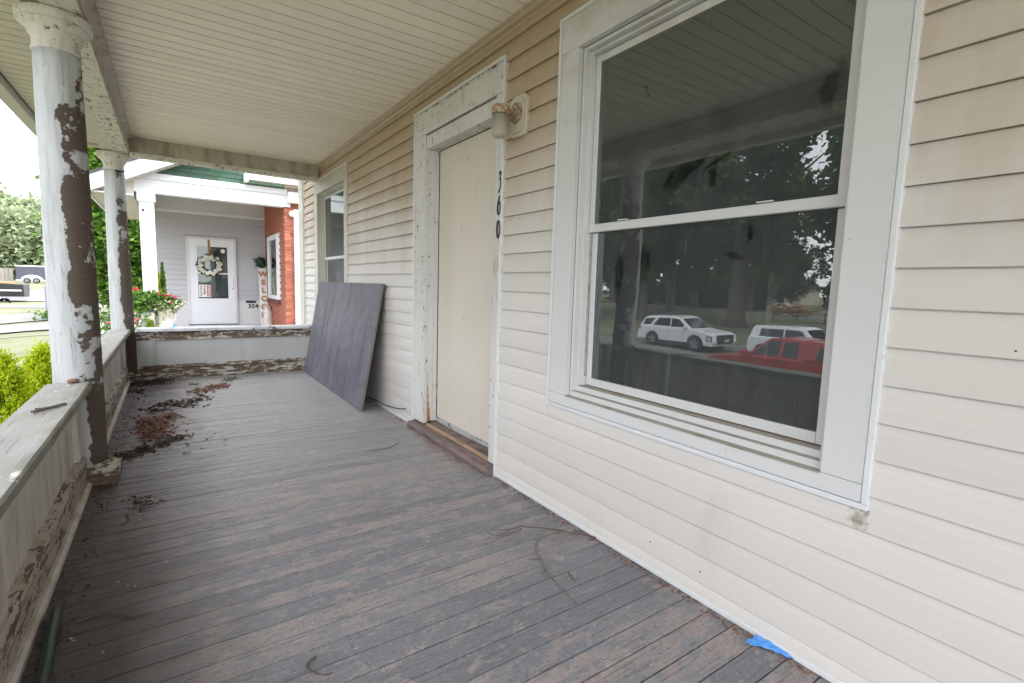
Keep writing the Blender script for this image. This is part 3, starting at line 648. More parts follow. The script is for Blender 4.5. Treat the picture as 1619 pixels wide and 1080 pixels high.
def window(lab, yr, yl, ztop, zbot, mat, gl, cwl, cwr, cwt, raise_glass, smat):
    """yr: right (small y) outer edge, yl: left outer edge"""
    wn = bpy.data.objects.new('window', None); COL.objects.link(wn); wn.parent = hw; wn.location = Vector((0, (yr+yl)/2, zbot))-wpos(hw)
    wn['label'] = lab
    j = .018
    u = MB(); u.prism([(yr, zbot), (yl, zbot), (yl, zbot+j), (yr, zbot+j)], 'x', -.024, .006); obj('bottom_channel', u, 'jchan', wn, bevel=.002)
    obj('side_channel', B(-.0245, .006, yr, yr+j, zbot+j+.0005, ztop-j-.0005), 'jchan', wn, bevel=.002)
    obj('side_channel', B(-.0245, .006, yl-j, yl, zbot+j+.0005, ztop-j-.0005), 'jchan', wn, bevel=.002)
    obj('top_channel', B(-.024, .006, yr, yl, ztop-j, ztop), 'jchan', wn, bevel=.002)
    r0, l0 = yr+j+.0015, yl-j-.0015; r1, l1 = yr+cwr, yl-cwl; zb = zbot+.075; t1 = ztop-cwt
    obj('side_casing', B(-.021, .012, l1, l0, zb+.001, t1), mat, wn, bevel=.003)
    obj('side_casing', B(-.021, .012, r0, r1, zb+.001, t1), mat, wn, bevel=.003)
    obj('head_casing', B(-.0215, .012, r0, l0, t1+.001, ztop-j-.001), mat, wn, bevel=.003)
    obj('apron', B(-.0225, .012, r0, l0, zbot+j+.002, zb), mat, wn, bevel=.003)
    # reveal / frame steps
    def frame(name, x0, x1, ins, wd, m):
        a, b, c, d = r1+ins, l1-ins, None, t1-ins
        obj(name, B(x0, x1, b-wd, b, zs, d), m, wn, bevel=.0015); obj(name, B(x0, x1, a, a+wd, zs, d), m, wn, bevel=.0015)
        obj(name, B(x0, x1, a+wd+.0003, b-wd-.0003, d-wd, d-.0003), m, wn, bevel=.0015)
    zs = zb+.0
    obj('sill_ledge', B(-.0225, .012, r1+.0005, l1-.0005, zb-.004, zb+.0005), 'ledge', wn)
    obj('sill_step', B(.012, .150, r1, l1, zb-.02, zb+.024), mat, wn, bevel=.002)
    obj('sill_ledge', B(.013, .042, r1+.001, l1-.001, zb+.0245, zb+.0255), 'ledge', wn)
    obj('sill_step', B(.043, .150, r1+.001, l1-.001, zb+.0245, zb+.050), mat, wn, bevel=.002)
    obj('sill_ledge', B(.044, .083, r1+.019, l1-.019, zb+.0505, zb+.052), 'ledge', wn)
    zs = zb+.026; frame('jamb', .0125, .15, 0., .018, mat)
    zs = zb+.0525; frame('track', .043, .15, .0185, .012, mat)
    obj('track_slot', B(.0800, .0935, l1-.0335, l1-.0310, zb+.10, zbot+.91), 'ledge', wn)
    a, b = r1+.0335, l1-.0335; zt = t1-.034; mid = zbot+.94; sw = .034
    # upper sash
    x0, x1 = .070, .092
    for (p, q) in ((a, a+sw), (b-sw, b)): obj('sash_stile', B(x0, x1, p, q, mid-.022, zt), smat, wn, bevel=.003)
    obj('sash_rail', B(x0, x1, a+sw+.0003, b-sw-.0003, zt-sw, zt-.0004), smat, wn, bevel=.003)
    obj('meeting_rail', B(x0-.004, x1, a+.0003, b-.0003, mid-.024, mid+.016), smat, wn, bevel=.004)
    x0, x1 = .0935, .115
    for (p, q) in ((a+.002, a+sw+.004), (b-sw-.004, b-.002)): obj('sash_stile', B(x0, x1, p, q, zb+.0525, mid-.025), smat, wn, bevel=.003)
    obj('sash_rail', B(x0, x1, a+sw+.0045, b-sw-.0045, zb+.0525, zb+.095), smat, wn, bevel=.003)
    obj('sash_seal', B(x0-.004, x0+.004, a+.004, b-.004, zb+.0523, zb+.056), 'rust_line', wn)
    obj('pane', MB().add([(.0725, a+sw+.0001, mid), (.0725, b-sw-.0001, mid), (.0725, b-sw-.0001, zt-sw), (.0725, a+sw+.0001, zt-sw)], [(0, 1, 2, 3)]), gl, wn)
    obj('pane', MB().add([(.0965, a+sw+.004, zb+.095), (.0965, b-sw-.004, zb+.095), (.0965, b-sw-.004, mid-.0245), (.0965, a+sw+.004, mid-.0245)], [(0, 1, 2, 3)]), gl, wn)
    return wn
wb = window('large dusty double hung window in white casings', .565, 2.100, 2.565, .587, 'trim', 'glass', .148, .138, .178, 0, 'trim')
for yy in (1.68, 1.00): obj('sash_lock', B(.05, .0655, yy-.03, yy+.03, 1.5435, 1.549), 'trim', wb, bevel=.003)
wf = window('far double hung window in yellowed casings partly behind the plywood', 5.845, 7.385, 2.56, .587, 'trim_far', 'glass_far', .16, .115, .178, 0, 'trim')

# ---------------------------------------------------------------- front door
dr = bpy.data.objects.new('front_door', None); COL.objects.link(dr); dr.parent = hw; dr.location = Vector((0, 3.25, 0))-wpos(hw)
dr['label'] = 'flat cream door without hardware in a chipped white frame'
obj('door_slab', B(.095, .138, 2.688, 3.698, .125, 2.26), 'door', dr, bevel=.002)
obj('door_channel', B(-.0285, .006, 3.918, 3.936, .0, 2.556), 'jchan', dr, bevel=.002)
obj('door_channel', B(-.0285, .006, 2.598, 2.614, .0, 2.556), 'jchan', dr, bevel=.002)
obj('door_channel', B(-.0285, .006, 2.598, 3.936, 2.5565, 2.574), 'jchan', dr, bevel=.002)
obj('side_casing', B(-.022, .01, 3.715, 3.917, .075, 2.374), 'door_trim', dr, bevel=.003)
obj('side_casing', B(-.022, .01, 2.615, 2.690, .075, 2.374), 'door_trim', dr, bevel=.003)
obj('head_casing', B(-.0225, .01, 2.615, 3.917, 2.376, 2.538), 'door_trim', dr, bevel=.003)
obj('head_edge', B(-.0185, .01, 2.615, 3.917, 2.5385, 2.556), 'head_strip', dr)
obj('head_board', B(-.012, .09, 2.692, 3.713, 2.262, 2.364), 'door_trim', dr, bevel=.003)
obj('head_gap', B(-.002, .09, 2.692, 3.713, 2.3645, 2.3755), 'leaf_brown', dr)
obj('jamb', B(.0105, .060, 3.712, 3.73, .09, 2.2615), 'door_trim', dr, bevel=.002)
obj('jamb', B(.0605, .092, 3.702, 3.72, .09, 2.2615), 'door_trim', dr, bevel=.002)
obj('jamb', B(.0105, .092, 2.672, 2.688, .09, 2.2615), 'door_trim', dr, bevel=.002)
n = 16; pts = [(.012, .09)]+[(.012+.022*(1-(i/n))+random.uniform(-.004, .006), .09+.34*i/n) for i in range(n+1)]+[(.012, .44)]
pts = [(max(.0125, a), b) for a, b in pts]
obj('rotten_patch', MB().prism(pts, 'y', 3.7085, 3.7118), 'orange_wood', dr)
obj('threshold', MB().prism([(-.072, .002), (-.076, .03), (-.068, .052), (.002, .060), (.002, .002)], 'y', 2.615, 3.93), 'thresh', dr, bevel=.004)
obj('threshold', MB().prism([(.003, .002), (.003, .070), (.092, .086), (.092, .002)], 'y', 2.69, 3.712), 'bare', dr)
obj('threshold_edge', MB().prism([(.0, .061), (.0, .074), (.012, .078), (.018, .0725)], 'y', 2.72, 3.71), 'bare', dr)
obj('threshold_top', MB().prism([(.024, .0742), (.024, .078), (.088, .089), (.088, .0862)], 'y', 2.70, 3.70), 'thresh', dr)
obj('door_sweep', MB().prism([(3.698, .090), (3.698, .126), (2.69, .124), (2.69, .102), (2.95, .094), (3.25, .088)], 'x', .088, .10), 'sweep', dr)
for yy, zz, r in ((2.86, 1.77, .012), (3.32, 1.63, .006), (2.81, .83, .014), (3.69, 1.10, .005)):
    obj('screw_hole', MB().lathe([(r, -.0012), (r*.8, .0002)], (.0945, yy, zz), 12, 'x'), 'black', dr)
for yy, zz in ((3.90, .95), (3.90, 1.6), (3.73, 1.3), (2.68, .45), (2.68, .62), (2.68, .31)):
    obj('nail_head', MB().lathe([(.006, -.0012), (.004, .0002)], (-.0225, yy, zz), 8, 'x'), 'leaf_brown', dr)
obj('doorbell', B(-.030, -.0225, 2.628, 2.648, 1.31, 1.395), 'lamp_box', dr, bevel=.003)
t = thing('house_number', (-.024, 2.65, 1.7), 'black slanted house number 360 running down the door casing', 'house number')
def stroke(pts, wd):
    P = []
    for i in range(len(pts)-1):
        p0, p1, p2, p3 = [Vector(pts[max(0, min(len(pts)-1, i+d_))]) for d_ in (-1, 0, 1, 2)]
        for k in range(5): q = k/5; P.append(.5*((2*p1)+(p2-p0)*q+(2*p0-5*p1+4*p2-p3)*q*q+(-p0+3*p1-3*p2+p3)*q**3))
    P.append(Vector(pts[-1])); mb = MB(); n = len(P); vs = []
    for x in (-.0300, -.0255):
        for i, p in enumerate(P):
            d_ = (P[min(i+1, n-1)]-P[max(i-1, 0)]).normalized(); w_ = wd*(.55+.45*abs(d_.y))/2*(1 if 1 < i < n-2 else .6); nn_ = Vector((-d_.y, d_.x))*w_
            for e in (-1, 1):
                X, Y_ = p.x+nn_.x*e*6/.0048/6*1, p.y
                q = Vector((p.x, p.y)); yy = 2.618-(p.x-200)/6*.0046-nn_.x*e; zz = 1.899-((260+p.y/6)-275)*.003833-nn_.y*e
                vs.append((x, yy, zz))
    m = 2*n; fs = []
    for i in range(n-1):
        a = 2*i; fs += [(a, a+1, a+3, a+2), (m+a, m+a+2, m+a+3, m+a+1), (a, a+2, m+a+2, m+a), (a+1, m+a+1, m+a+3, a+3)]
    return mb.add(vs, fs+[(0, m, m+1, 1), (m-2, m-1, 2*m-1, 2*m-2)])
obj('digit', stroke([(186, 96), (196, 78), (210, 78), (212, 100), (202, 128), (194, 138), (208, 146), (214, 180), (208, 220), (180, 268)], .013), 'black', t)
obj('digit', stroke([(204, 292), (192, 318), (178, 362), (170, 410), (176, 456), (192, 472), (208, 446), (214, 398), (206, 360), (192, 356), (180, 378)], .012), 'black', t)
obj('digit', stroke([(192+23*math.sin(k*math.pi/6), 610-82*math.cos(k*math.pi/6)) for k in range(13)], .014), 'black', t)

# ---------------------------------------------------------------- porch lamp
t = thing('porch_lamp', (-.02, 2.45, 2.18), 'rusty jelly jar porch lamp beside the door head', 'lamp')
yc, zc = 2.443, 2.187; a, b, e = .078, .112, .022
oc = [(yc-a+e, zc-b), (yc+a-e, zc-b), (yc+a, zc-b+e), (yc+a, zc+b-e), (yc+a-e, zc+b), (yc-a+e, zc+b), (yc-a, zc+b-e), (yc-a, zc-b+e)]
obj('mounting_block', MB().prism(oc, 'x', -.030, -.005), 'lamp_box', t, bevel=.003)
oc2 = [(yc+(p-yc)*.82, zc+(q-zc)*.85) for p, q in oc]; obj('block_face', MB().prism(oc2, 'x', -.042, -.0302), 'lamp_box', t, bevel=.003)
obj('backplate', MB().lathe([(.0, .0), (.056, .0), (.054, -.012), (.042, -.020), (.038, -.014), (.012, -.016), (.0, -.016)], (-.0425, yc, zc+.01), 28, 'x'), 'rust', t, smooth=True)
obj('arm', MB().tube([(-.055, yc, zc+.01), (-.09, yc, zc+.012), (-.115, yc, zc+.012)], [.018, .015, .016], 12), 'rust', t, smooth=True)
xj = -.150; obj('collar', MB().lathe([(.012, .052), (.040, .048), (.048, .040), (.049, .004), (.046, .0)], (xj, yc, zc-.018), 28), 'rust', t, smooth=True)
pr = [(.040, .0)]
for k in range(12): pr += [(.0485+.0012*(k % 2), -.006-.0085*k)]
pr += [(.044, -.112), (.036, -.120), (.020, -.122), (0.0, -.121)]
obj('jar', MB().lathe(pr, (xj, yc, zc-.0185), 32), 'jar', t, smooth=True)

# ================================================================ LOOSE THINGS ON THE PORCH
t = thing('plywood_sheet', (-.25, 5.8, 0), 'grey weathered plywood sheet leaning on the siding under the far window', 'board')
th = math.atan2(.215, 1.205); d = Vector((math.sin(th), 0, math.cos(th))); nn = Vector((math.cos(th), 0, -math.sin(th)))
a0 = Vector((-.262, 0, .0085)); H_ = 1.222
def plyp(s, k): return a0+d*s+nn*k
n = 24
poly = []
def ply(k0, k1, ins=0):
    A = [plyp(0, k0), plyp(H_, k0), plyp(H_, k1), plyp(0, k1)]; mb = MB()
    mb.add([(p.x, 4.59+ins, p.z) for p in A]+[(p.x, 7.02-ins, p.z) for p in A], [(0, 1, 2, 3), (7, 6, 5, 4), (0, 4, 5, 1), (1, 5, 6, 2), (2, 6, 7, 3), (3, 7, 4, 0)]); return mb
obj('face_veneer', ply(0, .0025), 'ply', t); obj('core', ply(.0026, .0155, .002), 'ply_edge', t); obj('back_veneer', ply(.0156, .018), 'ply', t)
for k in range(9):
    yy, ss = random.uniform(4.8, 6.8), random.uniform(.15, 1.1); p = plyp(ss, -.0006)
    mb = MB(); m = 9; rr = random.uniform(.012, .022)
    mb.add([(plyp(ss+rr*1.6*math.sin(q*2*math.pi/m), -.0006).x, yy+rr*.7*math.cos(q*2*math.pi/m), plyp(ss+rr*1.6*math.sin(q*2*math.pi/m), -.0006).z) for q in range(m)], [tuple(range(m))])
    obj('knot', mb, 'trailer', t)

def curve(pts, n=40, wob=.004, z0=.006):
    pts = [Vector(p) if len(p) == 3 else Vector((p[0], p[1], z0)) for p in pts]; out = []
    for i in range(len(pts)-1):
        p0, p1, p2, p3 = pts[max(i-1, 0)], pts[i], pts[i+1], pts[min(i+2, len(pts)-1)]
        m = max(3, n//(len(pts)-1))
        for k in range(m):
            q = k/m; out.append(.5*((2*p1)+(p2-p0)*q+(2*p0-5*p1+4*p2-p3)*q*q+(-p0+3*p1-3*p2+p3)*q**3)+Vector([random.uniform(-wob, wob)*.4]*3))
    out.append(pts[-1]); return out
t = thing('twig', (-.35, 1.75, 0), 'long forked dry twig reaching out from under the siding across the floor', 'twig')
P = curve([(0.0, 1.64), (-.09, 1.775), (-.22, 1.878, .02), (-.32, 1.93, .025), (-.41, 1.938), (-.46, 1.99)], 40)
obj('stem', MB().tube(P, [.0045-.003*i/len(P) for i in range(len(P))]), 'twig', t)
P = curve([(-.10, 1.765, .012), (-.16, 1.79, .015), (-.27, 1.80, .012), (-.34, 1.742, .006), (-.385, 1.63), (-.423, 1.535), (-.45, 1.317)], 46)
obj('branch', MB().tube(P, [.005-.0035*i/len(P) for i in range(len(P))]), 'twig2', t)
for a, b in (((-.30, 1.91, .022), (-.49, 1.90, .006)), ((-.37, 1.66, .006), (-.42, 1.685, .006)), ((-.40, 1.58, .006), (-.445, 1.56, .006)), ((-.36, 1.935, .02), (-.42, 2.0, .008))):
    obj('branch', MB().tube([a, b], [.003, .001]), 'twig', t)
def small_twig(pts, lab, r=.004, mat='twig'):
    P = curve(pts, 20, .003, r+.001); o = obj('twig', MB().tube(P, [r*(1-.6*i/len(P)) for i in range(len(P))], 5), mat); tag(o, lab, 'twig')
small_twig([(-.334, 1.516), (-.345, 1.48), (-.355, 1.447)], 'short straight stick lying right of the forked twig')
small_twig([(-.298, 1.634), (-.27, 1.66), (-.262, 1.655)], 'tiny curled brown stick above the short straight stick', .004, 'bare')
small_twig([(-.571, 3.472), (-.42, 3.46), (-.30, 3.55), (-.285, 3.66), (-.33, 3.72)], 'thin curved stem lying on the floor before the door', .0028)
small_twig([(-1.36, 1.58), (-1.39, 1.55), (-1.36, 1.49), (-1.33, 1.48)], 'dark crooked twig near the bottom middle of the floor', .004)
small_twig([(-2.02, 2.19), (-1.95, 2.20), (-1.86, 2.13), (-1.80, 2.12)], 'dark twig in the shade by the near railing', .004)
small_twig([(-1.93, 3.10), (-1.92, 3.02), (-1.95, 2.98)], 'short dark twig between column base and near railing', .004)
t = thing('cable', (-.1, 4.4, .05), 'thin dark cable sticking out from behind the plywood sheet', 'cable')
obj('wire', MB().tube(curve([(-.03, 5.1, .02), (-.05, 4.8, .05), (-.09, 4.45, .085), (-.07, 4.15, .11), (-.05, 4.02, .135)], 30, .0), .006, 6), 'black', t)
t = thing('blue_rag', (-.03, .8, 0), 'crumpled bright blue rag wedged at the foot of the siding', 'rag')
n, m = 26, 10; mb = MB()
for i in range(n):
    for j in range(m):
        s_, q = i/(n-1), j/(m-1); yy = .85-.125*s_; wd = (.058*(1-s_)**.8+.004)*(1+.22*math.sin(6*s_+1))
        mb.v.append((-.022-wd*q-.003*math.sin(9*s_), yy+.010*q, .004+.016*abs(math.sin(q*8+s_*2.5))*(1-s_*.5)*(1-.5*q)+.004*math.sin(s_*13)**2))
for i in range(n-1):
    for j in range(m-1): a = i*m+j; mb.f.append((a, a+1, a+m+1, a+m))
obj('cloth', mb, 'blue', t, smooth=True)
t = thing('rusty_spikes', (-2.16, 2.98, .61), 'bundle of long rusty spikes lying on the near railing cap', 'spikes')
for a, b in (((-2.225, 2.93), (-2.125, 3.05)), ((-2.22, 2.98), (-2.118, 3.02)), ((-2.212, 2.90), (-2.14, 3.0)), ((-2.205, 2.955), (-2.13, 3.065))):
    q = MB().tube([(a[0], a[1], .6165), (b[0], b[1], .6165)], .0032); q.lathe([(.006, 0), (.006, .002)], (a[0], a[1], .6165), 8, 'x'); obj('spike', q, 'nail', t)
t = obj('dry_leaf', MB().lathe([(.0, 0), (.022, .004), (.030, .012), (.022, .020), (.006, .024)], (-2.172, 3.655, .611), 11, jit=.25), 'leaf_rust', smooth=True); tag(t, 'curled orange leaf on the cap against the nearer column', 'leaf')
t = obj('floor_pole', MB().tube(curve([(-2.085, 2.28, .018), (-2.075, 2.1, .018), (-2.062, 1.9, .018), (-2.05, 1.4, .018)], 16, 0), .018, 10), 'green_pole', smooth=True)
tag(t, 'dark green pole lying along the foot of the near railing', 'pole')

def litter(lab, pts, n, size, mat, sx, sy, h=.02, ang=0., name='leaf_litter'):
    P = []
    for (x, y), k in zip(pts, [n//len(pts)]*len(pts)):
        g = rng.normal(size=(k, 2)); g *= (sx, sy); c, s_ = math.cos(ang), math.sin(ang)
        xx = x+g[:, 0]*c-g[:, 1]*s_; yy = y+g[:, 0]*s_+g[:, 1]*c; zz = .003+abs(rng.normal(size=k))*h*np.exp(-(g[:, 0]**2/(sx*sx)+g[:, 1]**2/(sy*sy))*.4)
        P.append(np.stack([xx, yy, zz], 1))
    P = np.concatenate(P); P[:, 0] = np.clip(P[:, 0], -2.11, -.03)
    o = card_obj(name, cards(0, P, size, .75, 1.8), mat, kind='stuff'); tag(o, lab, 'debris'); return o
litter('orange brown leaf litter heaped near the far railing', [(-1.50, 6.25), (-1.38, 6.35), (-1.27, 6.45)], 260, .022, 'leaf_rust', .05, .09, .012)
litter('large rusty leaf heap between the two columns', [(-1.90, 5.05), (-1.76, 5.15), (-1.87, 4.75), (-1.82, 4.9), (-1.84, 4.6)], 800, .02, 'leaf_rust', .05, .10, .012)
litter('brown leaf streak nearest the nearer column', [(-1.99, 4.15), (-1.9, 4.25), (-1.8, 4.36), (-1.7, 4.45)], 420, .018, 'leaf_brown', .035, .05, .008)
litter('dark leaf rot in the far corner by the railings', [(-2.04, 6.95), (-1.92, 6.95), (-1.80, 7.0), (-2.05, 6.5)], 420, .02, 'leaf_brown', .05, .10, .012)
litter('mixed bark and leaf bits before the rusty heap', [(-1.83, 5.55), (-1.75, 5.7), (-1.62, 5.65), (-1.5, 5.85)], 420, .024, 'leaf_brown', .05, .07, .02)
litter('pale paint flakes mixed into the bark heap', [(-1.83, 5.50), (-1.66, 5.62), (-1.5, 5.8)], 90, .024, 'paint_chip', .05, .07, .02, name='paint_flakes')
litter('grey green crumbs near the middle of the far railing', [(-1.18, 6.78), (-1.12, 6.85)], 60, .026, 'moss', .04, .05, .02)
litter('small green crumbs left of the grey green ones', [(-1.52, 6.66)], 30, .02, 'moss', .05, .03, .012)
litter('small dark leaf heap on the floor beside the plinth', [(-1.88, 3.28), (-1.85, 3.2)], 90, .011, 'leaf_brown', .035, .04, .008)
litter('stray dry leaves blown over the left of the floor', [(random.uniform(-2.0, -1.35), random.uniform(3.9, 6.8)) for _ in range(40)], 90, .018, 'leaf_brown', .06, .10, .004)
o = litter('crumbs and flakes scattered along the foot of the railing', [(-2.06, yy) for yy in np.arange(1.9, 7, .12)], 700, .009, 'leaf_brown', .035, .08, .003)
o = litter('pale flakes scattered over the left of the floor', [(random.uniform(-2.05, -1.5), random.uniform(1.7, 6.6)) for _ in range(50)], 100, .009, 'paint_chip', .05, .08, .002, name='paint_flakes')
o = litter('brown crumbs along the foot of the siding', [(-.045, yy) for yy in np.arange(.7, 2.55, .1)], 260, .010, 'leaf_rust', .012, .05, .003)
o = litter('wood splinters beside the door threshold', [(-.11, 3.0), (-.10, 3.4), (-.06, 4.1)], 90, .014, 'bare', .02, .14, .003, name='splinters')

# ================================================================ NEIGHBOUR HOUSE
YF, YD, ZF = 10.8, 13.3, .15
nh = thing('neighbour_house', (0, 12, -.9), 'next door house with grey sided porch, brick wing and green gable', 'house')
z = .72
while z < 2.60:
    z1 = min(z+.111, 2.605); mb = MB()
    for a, b in ((-2.05, -1.392), (-.418, .20)):
        if z > 2.07-.0: break
        obj('siding_board', MB().prism([(YD, z), (YD-.024, z), (YD-.020, z+.03), (YD-.001, z1), (YD+.01, z1), (YD+.01, z)], 'x', a, b), 'grey_siding', nh)
    if z > 2.07-.0: obj('siding_board', MB().prism([(YD, z), (YD-.024, z), (YD-.020, z+.03), (YD-.001, z1), (YD+.01, z1), (YD+.01, z)], 'x', -2.05, .20), 'grey_siding', nh)
    z = z1
obj('wall_core', B(-2.05, .2, YD+.011, YD+.2, -1, 3.2), 'pale_panel', nh)
obj('lower_panel', B(-2.05, -1.392, YD-.004, YD+.010, ZF, .715), 'pale_panel', nh); obj('lower_panel', B(-.418, .2, YD-.004, YD+.010, ZF, .715), 'pale_panel', nh)
obj('frieze_board', B(-2.05, .2, YD-.03, YD+.010, 2.607, 2.92), 'pale_panel', nh)
obj('frieze_board', B(-2.05, .2, YD-.045, YD-.0305, 2.607, 2.66), 'white_house', nh)
obj('step_block', B(-2.2, -1.55, YF-.4, YF-.05, ZF+.0005, .2995), 'pale_panel', nh)
obj('porch_slab', B(-2.45, .2, YF-.42, YD, -.9, ZF), 'pale_panel', nh)
obj('porch_ceiling', B(-2.1, .2, YF+.2, YD-.046, 2.93, 2.96), 'soffit', nh)
obj('beam_board', B(-2.15, .23, YF-.02, YF+.2, 2.64, 2.87), 'white_house', nh); obj('beam_board', B(-2.17, .25, YF-.04, YF+.2, 2.871, 2.975), 'white_house', nh)
obj('beam_board', B(-2.15, -1.95, YF+.205, YD, 2.60, 2.929), 'white_house', nh)
obj('beam_end_cap', B(.232, .31, YF-.03, YF-.001, 2.64, 2.869), 'white_house', nh)
obj('eave_gutter', B(.255, 6, YF-.13, YF-.005, 2.715, 2.93), 'white_house', nh, bevel=.02)
t = bpy.data.objects.new('porch_post', None); COL.objects.link(t); t.parent = nh
obj('shaft', B(-2.095, -1.885, YF, YF+.2, ZF, 2.49), 'white_house', t); obj('cap', B(-2.12, -1.86, YF-.02, YF+.22, 2.49, 2.639), 'white_house', t)
obj('bird_hole', MB().lathe([(.022, -.003), (.018, .0)], (-2.04, YF-.001, 2.34), 10, 'y'), 'black', t)
# gable: rake fascia, soffit panels, shingles, roof
SL = .52
def rk(x, z0, dz): return z0+SL*(x+2.677)+dz
obj('rake_board', MB().prism([(-2.72, rk(-2.72, 2.555, 0)), (1.0, rk(1.0, 2.555, 0)), (1.0, rk(1.0, 2.555, .25)), (-2.72, rk(-2.72, 2.555, .25))], 'y', YF-.33, YF-.30), 'white_house', nh)
obj('roof_edge', MB().prism([(-2.75, rk(-2.75, 2.555, .251)), (1.0, rk(1.0, 2.555, .251)), (1.0, rk(1.0, 2.555, .29)), (-2.75, rk(-2.75, 2.555, .29))], 'y', YF-.36, 15), 'roof', nh)
x = -2.70
while x < .6:
    x1 = x+.115; obj('soffit_panel', MB().prism([(x, rk(x, 2.555, -.002)), (x1-.006, rk(x1-.006, 2.555, -.002)), (x1-.006, rk(x1-.006, 2.555, .006)), (x, rk(x, 2.555, .006))], 'y', YF-.299, YF+.02), 'soffit', nh); x = x1
obj('soffit_backing', MB().prism([(-2.7, rk(-2.7, 2.555, .007)), (1, rk(1, 2.555, .007)), (1, rk(1, 2.555, .03)), (-2.7, rk(-2.7, 2.555, .03))], 'y', YF-.299, 14.9), 'ceil_line', nh)
obj('rake_return', MB().prism([(-2.719, 2.5535), (-2.152, 2.5535), (-2.152, rk(-2.152, 2.555, -.003)), (-2.719, rk(-2.719, 2.555, -.003))], 'y', YF-.03, YF-.001), 'soffit', nh)
obj('eave_board', B(-2.75, -2.721, YF-.33, 15, 2.50, 2.78), 'white_house', nh)
obj('eave_soffit', B(-2.72, -2.151, YF-.29, 15, 2.535, 2.553), 'soffit', nh)
obj('gable_core', MB().prism([(-1.72, 2.976), (1.0, 2.976), (1.0, 4.3), (-1.70, 3.0)], 'y', YF+.04, YF+.15), 'black', nh)
for r_ in range(6):
    z0 = 2.98+.085*r_; x = -1.80+.165*r_-(.11 if r_ % 2 else 0)
    while x < .6: obj('shingle', MB().prism([(YF+.025, z0), (YF+.018, z0), (YF+.030, z0+.085), (YF+.039, z0+.085)], 'x', x, min(x+.215, .7)), 'shingle', nh); x += .22
obj('upper_soffit_edge', B(-.50, -.44, YF-.25, YF-.01, 3.0, 3.16), 'white_house', nh)
x = -.435
while x < 1.2: obj('soffit_panel', B(x, x+.108, YF-.24, YF-.0, 3.045, 3.052), 'soffit', nh); x += .115
obj('upper_fascia', B(-.435, 1.3, YF-.27, YF-.241, 3.04, 3.18), 'white_house', nh)
# brick wing
obj('brick_core', B(.212, 6, YF+.008, 16, -1, 3.1), 'mortar', nh)
BH, BL = .058, .203
bm1 = mesh_of(B(0, BL-.001, 0, .02, 0, BH), 'brick'); bm2 = mesh_of(B(0, .097, 0, .02, 0, BH), 'brick'); bm3 = mesh_of(B(0, .012, 0, .097, 0, BH), 'brick')
z = -.02; r_ = 0; side = MB()
while z < 2.95:
    x = .2
    if r_ % 2: link('brick', bm2, (x, YF-.004, z), nh); x += .107
    for k in range(3): link('brick', bm1, (x, YF-.004, z), nh); x += .213
    yy = YF+.017+(0 if r_ % 2 else .107)
    while yy < YD-.1:
        if not (11.40 < yy+.1 < 12.75 and .78 < z < 2.15): side.box(.200, .213, yy, yy+.203, z, z+BH)
        yy += .213
    z += .0677; r_ += 1
obj('side_brickwork', side, 'brick', nh, kind='stuff')
wn = bpy.data.objects.new('window', None); COL.objects.link(wn); wn.parent = nh; wn['label'] = 'narrow white framed window in the brick side'
for a in ((11.45, 11.57, .80, 2.17), (12.6, 12.72, .80, 2.17), (11.571, 12.599, .80, .88), (11.571, 12.599, 2.08, 2.17)): obj('frame', B(.155, .211, *a), 'white_house', wn)
obj('pane', B(.190, .196, 11.571, 12.599, .881, 2.079), 'glass_clean', wn); obj('dark_backing', B(.1965, .2005, 11.571, 12.599, .881, 2.079), 'black', wn)  # plain black sheet set behind the pane
obj('brick_sill', B(.14, .21, 11.38, 12.79, .70, .795), 'brick_dark', nh)
obj('downspout', MB().box(.36, .45, YF-.09, YF-.01, -.8, 2.60), 'white_house', nh, bevel=.01)
obj('meter_box', MB().lathe([(.0, 0), (.055, .0), (.055, -.05), (.0, -.055)], (.335, YF-.006, 2.52), 14, 'y'), 'white_house', nh)
# storm door
sd_ = bpy.data.objects.new('storm_door', None); COL.objects.link(sd_); sd_.parent = nh; sd_['label'] = 'white storm door with a large glass pane'
y0, y1 = YD-.05, YD-.015
for a in ((-1.39, -1.345, ZF, 2.115), (-.465, -.42, ZF, 2.115), (-1.3445, -.4655, 2.07, 2.115)): obj('door_frame', B(a[0], a[1], y0-.01, YD+.01, a[2], a[3]), 'pale_panel', sd_)
L_, R_ = -1.344, -.466; gl, gr, gb, gt = -1.185, -.60, .755, 1.915
for a in ((L_, gl, ZF+.02, 2.069), (gr, R_, ZF+.02, 2.069), (gl+.0005, gr-.0005, ZF+.02, gb), (gl+.0005, gr-.0005, gt, 2.069)): obj('door_panel', B(a[0], a[1], y0, y1, a[2], a[3]), 'storm', sd_)
obj('glass_rail', B(gl+.001, gr-.001, y0+.004, y1, 1.305, 1.335), 'storm', sd_)
obj('pane', B(gl, gr, y0+.018, y0+.022, gb, 1.3045), 'glass_clean', sd_); obj('pane', B(gl, gr, y0+.018, y0+.022, 1.3355, gt), 'glass_clean', sd_)
obj('inner_door', B(gl-.05, gr+.05, YD+.005, YD+.0105, gb-.1, gt+.1), 'room', sd_)
obj('door_sill', B(-1.39, -.42, y0-.02, YD, ZF, ZF+.019), 'dark_plastic', sd_)
obj('handle', B(-.515, -.50, y0-.035, y0-.0005, 1.05, 1.22), 'white_house', sd_, bevel=.004); obj('lock', MB().lathe([(.018, 0), (.016, -.02)], (-.508, y0-.0005, .985), 12, 'y'), 'brass', sd_)
obj('mail_slot', B(-.245, -.03, YD-.02, YD-.0045, .655, .705), 'black', nh)
t = thing('house_number', (-.1, YD-.01, .55), 'small black house number 354 under the mail slot', 'house number')
